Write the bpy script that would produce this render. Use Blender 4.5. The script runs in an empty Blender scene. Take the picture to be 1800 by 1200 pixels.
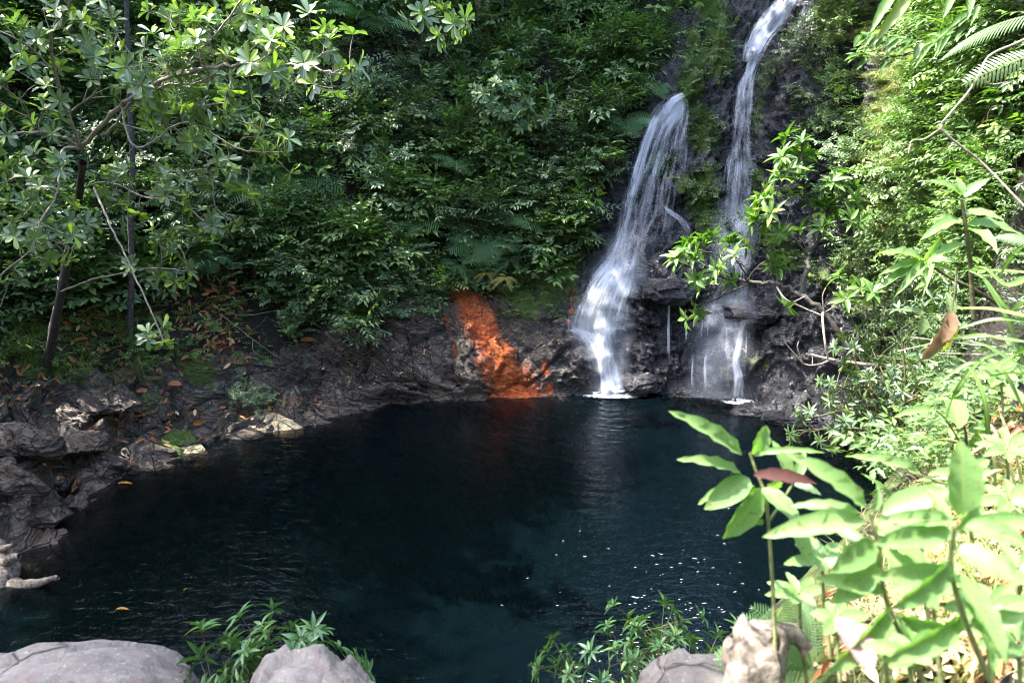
import bpy, math
import numpy as np
from mathutils import Vector, Matrix
from mathutils.bvhtree import BVHTree

S = bpy.context.scene
COL = S.collection
rng = np.random.RandomState(7)

# ------------------------------------------------------------------ camera, world, sun
PITCH = math.radians(15.0)
CAM = np.array([0.0, 0.0, 4.5])
cd = bpy.data.cameras.new('camera'); cam = bpy.data.objects.new('camera', cd); COL.objects.link(cam)
cam.location = CAM; cam.rotation_euler = (math.pi/2 - PITCH, 0, 0)
cd.sensor_width = 36; cd.lens = 24.0; cd.clip_start = 0.05; cd.clip_end = 400
cd.dof.use_dof = True; cd.dof.focus_distance = 10.0; cd.dof.aperture_fstop = 3.8
S.camera = cam

SUN_EL = math.radians(62); SUN_AZ = math.radians(-80)      # azimuth from +Y towards +X
world = bpy.data.worlds.new("World"); S.world = world; world.use_nodes = True
wn = world.node_tree.nodes; wl = world.node_tree.links
bg = wn['Background']; sky = wn.new('ShaderNodeTexSky'); sky.sky_type = 'NISHITA'; sky.sun_disc = False
sky.sun_elevation = SUN_EL; sky.sun_rotation = SUN_AZ; sky.air_density = 1.0; sky.dust_density = 2.5; sky.ozone_density = 1.0
wl.new(sky.outputs[0], bg.inputs[0]); bg.inputs[1].default_value = 0.15
sd = bpy.data.lights.new('sun', 'SUN'); sun = bpy.data.objects.new('sun', sd); COL.objects.link(sun)
sd.energy = 2.0; sd.angle = math.radians(0.6); sd.color = (1.0, 0.95, 0.86)
sdir = Vector((math.sin(SUN_AZ)*math.cos(SUN_EL), math.cos(SUN_AZ)*math.cos(SUN_EL), math.sin(SUN_EL)))
sun.rotation_euler = sdir.to_track_quat('Z', 'Y').to_euler(); sun.location = (0, 0, 30)
S.view_settings.view_transform = 'Standard'; S.view_settings.look = 'None'
S.view_settings.exposure = 3.55; S.view_settings.gamma = 1.0
S.render.engine = 'CYCLES'
S.cycles.max_bounces = 6; S.cycles.diffuse_bounces = 2; S.cycles.glossy_bounces = 2
S.cycles.transmission_bounces = 3; S.cycles.transparent_max_bounces = 24; S.cycles.volume_bounces = 0
S.cycles.use_denoising = True; S.cycles.filter_width = 1.0
S.cycles.sample_clamp_indirect = 6.0

# ------------------------------------------------------------------ projection helpers
CP, SP = math.cos(PITCH), math.sin(PITCH)
def ray(px, py):
    u = (600 - py)/1200.0
    return np.array([(px - 900)/1200.0, CP + u*SP, -SP + u*CP])
def at(px, py, Y):
    d = ray(px, py); return CAM + d*(Y/d[1])
def onz(px, py, z=0.0):
    d = ray(px, py); return CAM + d*((z - CAM[2])/d[2])

# ------------------------------------------------------------------ numpy noise
_pr = np.random.RandomState(11); PERM = np.concatenate([_pr.permutation(256)]*3)
_g = _pr.normal(size=(256, 3)); GRAD = _g/np.linalg.norm(_g, axis=1)[:, None]
def perlin(p):
    p = np.asarray(p, float); i = np.floor(p).astype(int); f = p - i; i &= 255
    w = f*f*f*(f*(f*6 - 15) + 10); r = np.zeros(len(p))
    for a in (0, 1):
        for b in (0, 1):
            for c in (0, 1):
                h = PERM[PERM[PERM[(i[:, 0]+a) & 255] + ((i[:, 1]+b) & 255)] + ((i[:, 2]+c) & 255)] & 255
                g = GRAD[h]; dv = f - np.array([a, b, c])
                wt = (w[:, 0] if a else 1-w[:, 0])*(w[:, 1] if b else 1-w[:, 1])*(w[:, 2] if c else 1-w[:, 2])
                r += wt*(g*dv).sum(1)
    return r*1.6
def fbm(p, o=4, gain=.5):
    a, s, r = 1.0, 1.0, 0
    for k in range(o):
        r = r + a*perlin(p*s + 17.3*k); a *= gain; s *= 2.03
    return r
def ridge(p, o=3):
    a, s, r = 1.0, 1.0, 0
    for k in range(o):
        r = r + a*(1 - np.abs(perlin(p*s + 9.1*k))*2); a *= .5; s *= 2.1
    return r
def worley(p):
    i = np.floor(p).astype(int); f1 = np.full(len(p), 9.0); f2 = f1.copy(); idv = np.zeros(len(p))
    for a in (-1, 0, 1):
        for b in (-1, 0, 1):
            for c in (-1, 0, 1):
                q = i + [a, b, c]; h = PERM[PERM[PERM[q[:, 0] & 255] + (q[:, 1] & 255)] + (q[:, 2] & 255)] & 255
                o = q + .5 + GRAD[h]*.45; d = np.linalg.norm(p - o, axis=1)
                near = d < f1; f2 = np.where(near, f1, np.minimum(f2, d)); idv = np.where(near, h/255., idv); f1 = np.where(near, d, f1)
    return f1, f2, idv

# ------------------------------------------------------------------ mesh helpers
def raw_mesh(name, V, F, mat=None, smooth=True, attrs=None, uv=None):
    """V (n,3), F (m,k) integer array of one polygon size"""
    V = np.asarray(V, np.float32); F = np.asarray(F, np.int32)
    me = bpy.data.meshes.new(name)
    me.vertices.add(len(V)); me.vertices.foreach_set('co', V.ravel())
    m, k = F.shape
    me.loops.add(m*k); me.loops.foreach_set('vertex_index', F.ravel())
    me.polygons.add(m); me.polygons.foreach_set('loop_start', np.arange(0, m*k, k, dtype=np.int32))
    me.polygons.foreach_set('loop_total', np.full(m, k, np.int32))
    me.polygons.foreach_set('use_smooth', np.full(m, smooth))
    me.update(calc_edges=True)
    for n, a in (attrs or {}).items():
        a = np.asarray(a, np.float32)
        if a.ndim == 1:
            at_ = me.attributes.new(n, 'FLOAT', 'POINT'); at_.data.foreach_set('value', a)
        else:
            at_ = me.attributes.new(n, 'FLOAT_VECTOR', 'POINT'); at_.data.foreach_set('vector', a.ravel())
    if mat: me.materials.append(mat)
    return me
def obj(name, me, parent=None, loc=None):
    o = bpy.data.objects.new(name, me); COL.objects.link(o)
    if parent is not None: o.parent = parent
    if loc is not None: o.location = loc
    return o
def tag(o, label=None, cat=None, group=None, kind=None):
    if label: o['label'] = label
    if cat: o['category'] = cat
    if group: o['group'] = group
    if kind: o['kind'] = kind
    return o
def thing(name, label, cat, loc=(0, 0, 0), group=None):
    o = bpy.data.objects.new(name, None); COL.objects.link(o); o.location = loc; o.empty_display_size = .1
    return tag(o, label, cat, group)
def norm(v):
    v = np.asarray(v, float); return v/(np.linalg.norm(v, axis=-1, keepdims=True) + 1e-9)
def catmull(P, n):
    """n sub-steps per span, numpy (k,d)"""
    P = np.asarray(P, float); k = len(P)
    Q = np.vstack([2*P[0]-P[1], P, 2*P[-1]-P[-2]]); out = []
    for i in range(k-1):
        p0, p1, p2, p3 = Q[i:i+4]
        for t in np.arange(n)/n:
            out.append(.5*(2*p1 + (p2-p0)*t + (2*p0-5*p1+4*p2-p3)*t*t + (3*p1-p0-3*p2+p3)*t**3))
    out.append(P[-1]); return np.array(out)
class Geo:
    """accumulates quads with per-vertex attribute rnd (random per leaf) and uvw (along, across, 0)"""
    def __init__(s): s.V = []; s.F = []; s.R = []; s.U = []; s.n = 0
    def add(s, V, F, R=0.5, U=None):
        V = np.asarray(V); s.V.append(V); s.F.append(np.asarray(F) + s.n); s.n += len(V)
        s.R.append(np.full(len(V), R) if np.isscalar(R) else np.asarray(R))
        s.U.append(np.zeros((len(V), 3)) if U is None else U)
    def tube(s, pts, rad, sides=6, rnd=.5, smooth=0):
        pts = np.asarray(pts, float); rad = np.asarray(rad, float)*np.ones(len(pts))
        if smooth:
            q = catmull(np.hstack([pts, rad[:, None]]), smooth); pts, rad = q[:, :3], np.maximum(q[:, 3], 1e-4)
        T = norm(np.gradient(pts, axis=0)); ref = np.array([.31, .2, .93]) if abs(T[:, 2]).mean() < .8 else np.array([.9, .3, .1])
        A = norm(np.cross(T, ref)); B = np.cross(T, A); an = np.arange(sides)/sides*2*math.pi
        V = pts[:, None] + rad[:, None, None]*(np.cos(an)[None, :, None]*A[:, None] + np.sin(an)[None, :, None]*B[:, None])
        n = len(pts); i = np.arange(n-1)[:, None]*sides; j = np.arange(sides)[None]; j2 = (j+1) % sides
        F = np.stack([i+j, i+j2, i+sides+j2, i+sides+j], -1).reshape(-1, 4)
        U = np.zeros((n*sides, 3)); U[:, 0] = np.repeat(np.arange(n)/max(1, n-1), sides)
        s.add(V.reshape(-1, 3), F, rnd, U)
    def inst(s, T, pos, X, Nrm, scale, wid=None, rnd=None):
        """template T=(V,F,U) along +X, normal +Z, placed at pos with direction X and approximate normal Nrm"""
        V, F, U = T; n = len(pos); X = norm(X); Z = Nrm - (Nrm*X).sum(1, keepdims=True)*X; Z = norm(Z); Y = np.cross(Z, X)
        scale = np.ones(n)*scale; wid = scale if wid is None else np.ones(n)*wid
        W = pos[:, None] + scale[:, None, None]*V[None, :, 0, None]*X[:, None] + wid[:, None, None]*V[None, :, 1, None]*Y[:, None] + scale[:, None, None]*V[None, :, 2, None]*Z[:, None]
        FF = (F[None] + (np.arange(n)*len(V))[:, None, None]).reshape(-1, F.shape[1])
        rnd = rng.rand(n) if rnd is None else np.ones(n)*rnd
        s.add(W.reshape(-1, 3), FF, np.repeat(rnd, len(V)), np.tile(U, (n, 1)))
    def mesh(s, name, mat, origin=(0, 0, 0), smooth=True):
        if not s.V: return None
        return raw_mesh(name, np.vstack(s.V) - np.asarray(origin), np.vstack(s.F), mat, smooth,
                        {'rnd': np.concatenate(s.R), 'uvw': np.vstack(s.U)})

# ------------------------------------------------------------------ material helpers
def new_mat(name):
    m = bpy.data.materials.new(name); m.use_nodes = True; nt = m.node_tree
    for n in list(nt.nodes): nt.nodes.remove(n)
    out = nt.nodes.new('ShaderNodeOutputMaterial'); return m, nt, out
class NT:
    def __init__(s, nt): s.nt = nt
    def n(s, t, **k):
        x = s.nt.nodes.new(t)
        for a, b in k.items(): setattr(x, a, b)
        return x
    def l(s, a, b): s.nt.links.new(a, b)
    def val(s, x, sock):
        if isinstance(x, (int, float)): sock.default_value = x
        elif isinstance(x, tuple): sock.default_value = x if len(x) == 4 or sock.type == 'VECTOR' else (*x, 1)
        else: s.l(x, sock)
    def math(s, op, a, b=0.0, clamp=False):
        x = s.n('ShaderNodeMath', operation=op, use_clamp=clamp); s.val(a, x.inputs[0]); s.val(b, x.inputs[1]); return x.outputs[0]
    def mix(s, f, a, b, blend='MIX'):
        x = s.n('ShaderNodeMix', data_type='RGBA', blend_type=blend); s.val(f, x.inputs[0]); s.val(a, x.inputs[6]); s.val(b, x.inputs[7]); return x.outputs[2]
    def attr(s, name): return s.n('ShaderNodeAttribute', attribute_name=name)
    def noise(s, vec, scale, detail=4, rough=.5, dist=0.0):
        x = s.n('ShaderNodeTexNoise'); s.l(vec, x.inputs['Vector']); x.inputs['Scale'].default_value = scale
        x.inputs['Detail'].default_value = detail; x.inputs['Roughness'].default_value = rough; x.inputs['Distortion'].default_value = dist; return x.outputs['Fac']
    def ramp(s, f, *stops):
        x = s.n('ShaderNodeValToRGB'); s.l(f, x.inputs[0]); e = x.color_ramp.elements
        while len(e) < len(stops): e.new(.5)
        for k, (p, c) in enumerate(stops): e[k].position = p; e[k].color = (c, c, c, 1) if isinstance(c, (int, float)) else (*c, 1)
        return x.outputs[0]
    def sep(s, v):
        x = s.n('ShaderNodeSeparateXYZ'); s.l(v, x.inputs[0]); return x.outputs
    def mapping(s, v, scale=(1, 1, 1), rot=(0, 0, 0)):
        x = s.n('ShaderNodeMapping'); s.l(v, x.inputs[0]); x.inputs['Scale'].default_value = scale; x.inputs['Rotation'].default_value = rot; return x.outputs[0]

def leaf_mat(name, c1, c2, young=None, trans=.35, rough=.38, spec=.5, veins=0.0, spots=0.0, tcol=(.75, 1.0, .25)):
    m, nt, out = new_mat(name); N = NT(nt)
    r = N.attr('rnd').outputs['Fac']; oi = N.n('ShaderNodeObjectInfo').outputs['Random']
    f = N.math('FRACT', N.math('ADD', r, N.math('MULTIPLY', oi, .3)))
    c = N.mix(f, c1, c2)
    if young is not None: c = N.mix(N.ramp(f, (.86, 0.0), (.93, 1.0)), c, young)
    uv = N.sep(N.attr('uvw').outputs['Vector'])
    mid = N.ramp(N.math('ABSOLUTE', uv[1]), (.04, 1.0), (.1, 0.0))
    c = N.mix(N.math('MULTIPLY', mid, .35), c, (.35, .42, .15))
    if veins:
        ph = N.math('ADD', N.math('MULTIPLY', uv[0], 13.0), N.math('MULTIPLY', N.math('ABSOLUTE', uv[1]), -3.0))
        v = N.ramp(N.math('ABSOLUTE', N.math('SUBTRACT', N.math('FRACT', ph), .5)), (.03, 1.0), (.11, 0.0))
        c = N.mix(N.math('MULTIPLY', v, veins), c, (.45, .55, .22))
    if spots:
        g = N.n('ShaderNodeTexCoord').outputs['Object']
        sp = N.ramp(N.noise(g, 90, 2), (.64, 0.0), (.7, 1.0)); c = N.mix(N.math('MULTIPLY', sp, spots), c, (.16, .08, .02))
    p = N.n('ShaderNodeBsdfPrincipled'); N.l(c, p.inputs['Base Color']); p.inputs['Roughness'].default_value = rough
    p.inputs['Specular IOR Level'].default_value = spec
    t = N.n('ShaderNodeBsdfTranslucent'); N.l(N.mix(1.0, c, tcol, 'MULTIPLY'), t.inputs[0])
    g2 = N.n('ShaderNodeMix', data_type='RGBA'); 
    a = N.n('ShaderNodeMixShader'); a.inputs[0].default_value = trans; N.l(p.outputs[0], a.inputs[1]); N.l(t.outputs[0], a.inputs[2])
    nt.nodes.remove(g2)
    N.l(a.outputs[0], out.inputs[0]); return m
def bark_mat(name, c1, c2, scale=30, rough=.85):
    m, nt, out = new_mat(name); N = NT(nt); g = N.n('ShaderNodeNewGeometry').outputs['Position']
    f = N.noise(g, scale, 5, .6); c = N.mix(N.ramp(f, (.35, 0.0), (.65, 1.0)), c1, c2)
    p = N.n('ShaderNodeBsdfPrincipled'); N.l(c, p.inputs['Base Color']); p.inputs['Roughness'].default_value = rough
    b = N.n('ShaderNodeBump'); b.inputs['Strength'].default_value = .6; b.inputs['Distance'].default_value = .01; N.l(f, b.inputs['Height']); N.l(b.outputs[0], p.inputs['Normal'])
    N.l(p.outputs[0], out.inputs[0]); return m

def rock_mat(name, base1=(.006, .006, .0075), base2=(.036, .036, .041), wet=1.0):
    """mask vector attribute: x rust, y moss, z soil;  float attribute wet"""
    m, nt, out = new_mat(name); N = NT(nt); g = N.n('ShaderNodeNewGeometry').outputs['Position']
    mk = N.sep(N.attr('mask').outputs['Vector']); we = N.attr('wet').outputs['Fac']
    n1 = N.noise(g, 1.1, 6, .6, .4); n2 = N.noise(g, 9, 5, .65, .3); n3 = N.noise(N.mapping(g, (1, 1, 3), (.5, .35, 0)), 6, 5, .6, 1.2)
    c = N.mix(N.ramp(n1, (.3, 0.0), (.7, 1.0)), base1, base2)
    c = N.mix(N.ramp(n3, (.5, 0.0), (.72, .8)), c, tuple(min(1, x*1.7+.01) for x in base2))
    c = N.mix(N.ramp(n2, (.55, 0.0), (.75, .55)), c, (.05, .038, .026))
    c = N.mix(N.attr('warm').outputs['Fac'], c, N.mix(1.0, c, (4.4, 3.3, 2.25), 'MULTIPLY'))
    def dot3(v): x = N.n('ShaderNodeVectorMath', operation='DOT_PRODUCT'); N.l(g, x.inputs[0]); x.inputs[1].default_value = v; return x.outputs['Value']
    cb = N.n('ShaderNodeCombineXYZ'); N.l(dot3((1.8, 0, -.9)), cb.inputs[0]); N.l(dot3((.4, 1.9, .4)), cb.inputs[1]); N.l(dot3((9.2, -5.5, 19.0)), cb.inputs[2])
    nb = N.noise(cb.outputs[0], 1.0, 6, .62, .5); wm = N.attr('warm').outputs['Fac']
    vo = N.n('ShaderNodeTexVoronoi'); vo.feature = 'DISTANCE_TO_EDGE'; vo.inputs['Scale'].default_value = 1.0; N.l(N.mapping(cb.outputs[0], (1.3, 1.3, .12)), vo.inputs['Vector'])
    ck = N.ramp(vo.outputs['Distance'], (.0, 1.0), (.035, 0.0)); ck = N.math('MULTIPLY', ck, wm)
    c = N.mix(N.math('MULTIPLY', wm, N.ramp(nb, (.34, .9), (.49, 0.0))), c, (.008, .007, .006)); c = N.mix(N.math('MULTIPLY', wm, N.ramp(nb, (.56, 0.0), (.74, .8))), c, (.30, .275, .24))
    c = N.mix(N.math('MULTIPLY', ck, .85), c, (.006, .005, .004))
    # soil and leaf mould, painted near black to deepen the shade between plants
    so = N.math('GREATER_THAN', N.math('ADD', mk[2], N.math('MULTIPLY', N.math('SUBTRACT', n2, .5), .9)), .5)
    soilc = N.mix(N.ramp(N.noise(g, 22, 4, .7), (.35, 0.0), (.7, 1.0)), (.005, .004, .003), (.028, .018, .010))
    c = N.mix(so, c, soilc)
    # moss
    mo = N.ramp(N.math('ADD', mk[1], N.math('MULTIPLY', N.math('SUBTRACT', N.noise(g, 7, 5, .7), .5), 1.1)), (.46, 0.0), (.56, 1.0))
    mossc = N.mix(N.noise(g, 35, 3), (.028, .05, .008), (.13, .19, .025)); c = N.mix(mo, c, mossc)
    # iron stain
    ru = N.ramp(N.math('ADD', mk[0], N.math('MULTIPLY', N.math('SUBTRACT', N.noise(N.mapping(g, (1, 1, .5)), 7, 6, .75, .6), .5), 1.15)), (.26, 0.0), (.74, 1.0))
    rn = N.noise(g, 16, 5, .7)
    rustc = N.mix(N.ramp(rn, (.3, 0.0), (.68, 1.0)), (.30, .055, .016), (.78, .175, .036))
    rustc = N.mix(N.ramp(N.noise(N.mapping(g, (1, 1, .6)), 11, 5, .7), (.56, 0.0), (.68, .8)), rustc, (.05, .015, .008)); c = N.mix(ru, c, rustc)
    p = N.n('ShaderNodeBsdfPrincipled'); N.l(c, p.inputs['Base Color'])
    dry = N.math('MAXIMUM', N.math('MAXIMUM', so, mo), N.math('SUBTRACT', 1.0, we))
    rg = N.math('ADD', N.math('MULTIPLY', dry, .5), N.math('ADD', .08, N.math('MULTIPLY', n2, .22)))
    N.l(rg, p.inputs['Roughness']); p.inputs['Specular IOR Level'].default_value = .5
    h = N.math('ADD', N.math('ADD', N.math('MULTIPLY', N.noise(g, 14, 6, .68, .8), 1.0), N.math('MULTIPLY', n3, .6)), N.math('MULTIPLY', N.noise(g, 50, 4, .6), .25))
    h = N.math('SUBTRACT', N.math('ADD', h, N.math('MULTIPLY', N.math('MULTIPLY', nb, wm), 3.2)), N.math('MULTIPLY', ck, .5))
    b = N.n('ShaderNodeBump'); b.inputs['Strength'].default_value = 1.0; b.inputs['Distance'].default_value = .045; N.l(h, b.inputs['Height'])
    N.l(b.outputs[0], p.inputs['Normal']); N.l(p.outputs[0], out.inputs[0]); return m
def boulder_mat():
    m, nt, out = new_mat('dry_boulder'); N = NT(nt); g = N.n('ShaderNodeNewGeometry').outputs['Position']
    n1 = N.noise(g, 2.2, 4, .5); n2 = N.noise(g, 60, 3, .6); n3 = N.noise(g, 22, 5, .7)
    c = N.mix(N.ramp(n1, (.35, 0.0), (.65, 1.0)), (.115, .102, .092), (.225, .198, .178)); c = N.mix(N.ramp(n3, (.35, .5), (.6, 0.0)), c, (.05, .045, .04))
    c = N.mix(N.ramp(n2, (.60, 0.0), (.68, .7)), c, (.30, .29, .27)); c = N.mix(N.ramp(N.noise(g, 5, 4, .6), (.6, 0.0), (.68, .5)), c, (.17, .11, .10))
    cr = N.n('ShaderNodeTexVoronoi'); cr.feature = 'DISTANCE_TO_EDGE'; cr.inputs['Scale'].default_value = 1.1; mp = N.n('ShaderNodeVectorMath', operation='ADD'); N.l(g, mp.inputs[0])
    nc = N.n('ShaderNodeTexNoise'); nc.inputs['Scale'].default_value = 3; N.l(g, nc.inputs['Vector']); vs = N.n('ShaderNodeVectorMath', operation='SCALE'); vs.inputs['Scale'].default_value = .25; N.l(nc.outputs['Color'], vs.inputs[0]); N.l(vs.outputs[0], mp.inputs[1]); N.l(mp.outputs[0], cr.inputs['Vector'])
    ck = N.ramp(cr.outputs['Distance'], (.0, 1.0), (.006, 0.0)); c = N.mix(N.math('MULTIPLY', ck, .8), c, (.02, .018, .015))
    p = N.n('ShaderNodeBsdfPrincipled'); N.l(c, p.inputs['Base Color']); p.inputs['Roughness'].default_value = .8
    h = N.math('SUBTRACT', N.math('ADD', N.math('MULTIPLY', n3, .5), N.math('MULTIPLY', n2, .25)), N.math('MULTIPLY', ck, .4))
    b = N.n('ShaderNodeBump'); b.inputs['Strength'].default_value = .8; b.inputs['Distance'].default_value = .02; N.l(h, b.inputs['Height']); N.l(b.outputs[0], p.inputs['Normal']); N.l(p.outputs[0], out.inputs[0]); return m
M_BOULDER = boulder_mat()
M_ROCK = rock_mat('wet_rock'); M_GREY = rock_mat('grey_rock', (.16, .155, .15), (.33, .32, .31))
M_PALE = rock_mat('pale_slab_rock', (.10, .10, .085), (.24, .24, .2))

# ------------------------------------------------------------------ terrain: control net of bank sections round the pool
def sec(shore, rows): return [np.array(shore, float)] + [np.array(r, float) for r in rows]
def px(*rows): return [at(*r) for r in rows]
NETS = [
 (sec((-6.2,5.5,0), [(-6.8,5.3,.6),(-7.6,5,1.2),(-8.8,4.6,2.2),(-10.2,4,4),(-12,3.5,6.5),(-14,3,9),(-18,2,13)]), 40, -.5),
 (sec((-5.87,7.22,0), [(-6.5,7.4,.6),(-7.3,7.6,1.3),(-8.5,8,2.3),(-10,8.4,4.2),(-12,9,6.8),(-14,9.5,9.5),(-18,11,14)]), 70, -.3),
 (sec(onz(180,860), px((100,790,9.2),(60,700,9.7),(60,600,10.3),(40,400,11.5),(40,200,13),(30,0,15),(-100,-300,19))), 84, -.25),
 (sec(onz(360,790), px((330,720,10.7),(300,650,11.2),(280,560,11.8),(270,400,12.8),(260,200,14.5),(250,0,17),(200,-300,21))), 80, -.3),
 (sec(onz(530,740), px((520,700,11.9),(510,640,12.3),(500,560,12.9),(495,400,13.9),(490,200,15.5),(490,0,17.8),(450,-300,22))), 60, -.4),
 (sec(onz(700,708), px((700,660,12.5),(700,600,12.9),(700,510,13.5),(700,360,14.6),(700,180,16.4),(700,0,18.5),(700,-300,23))), 55, -.6),
 (sec(onz(890,697), px((880,640,12.9),(860,590,13.3),(820,500,14.1),(830,350,14.9),(850,180,16.4),(860,0,18.3),(860,-300,22.5))), 36, -.6),
 (sec(onz(985,692), px((985,640,13.1),(975,580,13.6),(970,490,14.3),(990,350,15),(1020,180,16.2),(1040,0,18),(1050,-300,22))), 30, -.6),
 (sec(onz(1060,688), px((1057,640,13.15),(1045,590,13.65),(1045,480,14.3),(1075,350,15.0),(1120,180,16),(1150,0,17.8),(1150,-300,22))), 26, -.7),
 (sec(onz(1130,687), px((1125,640,13.15),(1130,580,13.4),(1140,485,13.75),(1150,370,14.8),(1190,185,15.5),(1220,0,17.5),(1250,-300,21))), 28, -.7),
 (sec(onz(1200,690), px((1205,640,13.15),(1200,570,13.5),(1195,500,13.8),(1220,400,14.9),(1250,200,15.8),(1290,0,17.5),(1320,-300,21))), 36, -.7),
 (sec(onz(1290,712), px((1290,650,12.7),(1285,570,13.4),(1285,480,14.0),(1300,390,15.2),(1320,180,16),(1380,-10,17.8),(1400,-300,21))), 36, -.6),
 (sec(onz(1370,735), px((1370,650,12.6),(1360,560,13.1),(1370,480,13.8),(1385,350,14.5),(1400,170,15),(1450,0,16),(1480,-300,19))), 36, -.4),
 (sec(onz(1450,742), px((1460,660,12),(1460,560,12.7),(1460,460,13.2),(1480,330,13.6),(1500,170,13.6),(1530,0,14),(1560,-300,17))), 50, -.3),
 (sec(onz(1600,800), px((1620,700,10.4),(1620,600,10.8),(1620,450,11),(1610,330,11),(1610,170,11),(1620,0,11.5),(1650,-300,13.5))), 60, -.3),
 (sec((5.35,7.6,0), [(5.3,7.4,.8),(5.2,7.2,1.6),(5.0,7,2.7),(4.45,6.8,4),(4.3,6.6,5.4),(4.3,6.5,7),(6.5,7,11)]), 56, -.6),
 (sec((3.95,5.7,0), [(3.6,5.2,1),(3.25,4.8,2),(2.95,4.5,2.7),(3.15,4.4,3.3),(3.5,4.4,4.3),(3.8,4.4,5.6),(5.5,4.8,10)]), 50, -.8),
 (sec((2.2,4.9,0), [(1.95,4.4,1),(1.7,3.7,1.9),(1.6,3.0,2.6),(1.5,2.4,3.05),(1.65,1.9,3.4),(2.4,1.6,4.0),(7,-1,10.5)]), 36, -.8),
 (sec((.9,4.6,0), [(.9,4.0,.9),(.85,3.2,1.6),(.8,2.4,2.2),(.9,1.8,2.9),(1.0,1.4,3.2),(1.3,1.0,3.72),(3.2,-5,10.5)]), 24, -.8),
 (sec((0,4.5,0), [(0,3.9,.7),(0,3.2,1.3),(0,2.5,1.8),(0,1.8,2.4),(.1,1.2,2.8),(.1,.2,3.0),(0,-7,10.5)]), 24, -.8),
 (sec((-1.5,4.5,0), [(-1.5,3.8,.7),(-1.5,3.0,1.2),(-1.5,2.3,1.6),(-1.4,1.6,2.2),(-1.2,1,2.7),(-1.2,.0,3),(-2.5,-7,10.5)]), 24, -.8),
 (sec((-3.2,4.5,0), [(-3.4,3.6,.7),(-3.5,2.9,1.1),(-3.6,2.2,1.6),(-3.6,1.5,2.1),(-3.6,.8,2.7),(-3.8,-.4,3.2),(-6,-6.5,10.5)]), 24, -.7),
 (sec((-5.2,4.7,0), [(-5.8,3.8,.6),(-6.2,3,1.1),(-6.8,2.3,1.8),(-7.5,1.6,2.6),(-8.5,.8,3.6),(-9.6,-.5,5),(-13,-4,11)]), 24, -.6),
]  # near sections end in an unseen rise added to cut low sky
POOLC = np.array([0.3, 8.2, -2.8])
net = []
for rows, n, bed in NETS:
    sh = rows[0]; a = sh + (POOLC - sh)*.07; a[2] = bed*.5; b = sh + (POOLC - sh)*.3; b[2] = -1.0 + bed
    e = sh + (POOLC-sh)*.8; e[2] = -2.6
    net.append([e, b, a] + rows)
net = np.array(net)                                         # (sections, rows, 3)
row_n = [6, 8, 12, 44, 44, 56, 70, 70, 60, 36]
K, Rr = net.shape[:2]
def cr(p0, p1, p2, p3, t): return .5*(2*p1 + (p2-p0)*t + (2*p0-5*p1+4*p2-p3)*t*t + (3*p1-p0-3*p2+p3)*t**3)
cols = []; colsec = []
for k in range(K):
    n = NETS[k][1]
    for j in range(n):
        cols.append(cr(net[(k-1) % K], net[k], net[(k+1) % K], net[(k+2) % K], j/n)); colsec.append(k + j/n)
C = np.array(cols); colsec = np.array(colsec); NC = len(C)
Q = np.concatenate([2*C[:, :1]-C[:, 1:2], C, 2*C[:, -1:]-C[:, -2:-1]], 1)
rows_ = []; rowpar = []
for i in range(Rr-1):
    for j in range(row_n[i]):
        rows_.append(cr(Q[:, i], Q[:, i+1], Q[:, i+2], Q[:, i+3], j/row_n[i])); rowpar.append(i + j/row_n[i] - 3)
rows_.append(C[:, -1]); rowpar.append(Rr - 1.0 - 3)
G = np.stack(rows_, 1); rowpar = np.array(rowpar); NR = G.shape[1]      # (NC, NR, 3);  rowpar 0 = shoreline
du = np.roll(G, -1, 0) - np.roll(G, 1, 0); dv = np.gradient(G, axis=1)
Nn = norm(np.cross(dv, du)).reshape(-1, 3)
# normals point towards the pool / up
P0 = G.reshape(-1, 3); sgn = np.sign((Nn*(np.array([0, 7, 9.]) - P0)).sum(1)); Nn *= sgn[:, None]
SEC = np.repeat(colsec, NR); ROW = np.tile(rowpar, NC)
def sstep(a, b, x): t = np.clip((x-a)/(b-a), 0, 1); return t*t*(3-2*t)
fall = sstep(6.6, 8.2, SEC)*(1-sstep(13.2, 14.2, SEC))                         # waterfall rock
leftr = (1-sstep(4.4, 6, SEC))*(1-sstep(1.6, 3.2, ROW)) + sstep(21, 22.5, SEC)*(1-sstep(1.6, 3.2, ROW))
apron = sstep(3.8, 4.8, SEC)*(1-sstep(8.5, 9.5, SEC))*(1-sstep(2.2, 3.2, ROW))
apron_h = sstep(3.8,4.8,SEC)*(1-sstep(7.5,8.6,SEC))
rock = np.clip(fall + leftr + apron, 0, 1)
near = sstep(15.6, 17, SEC)*(1-sstep(21, 22, SEC))
W1 = P0 + np.stack([fbm(P0*.8+3, 2), fbm(P0*.8+40, 2), fbm(P0*.8+80, 2)], 1)*.25
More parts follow.
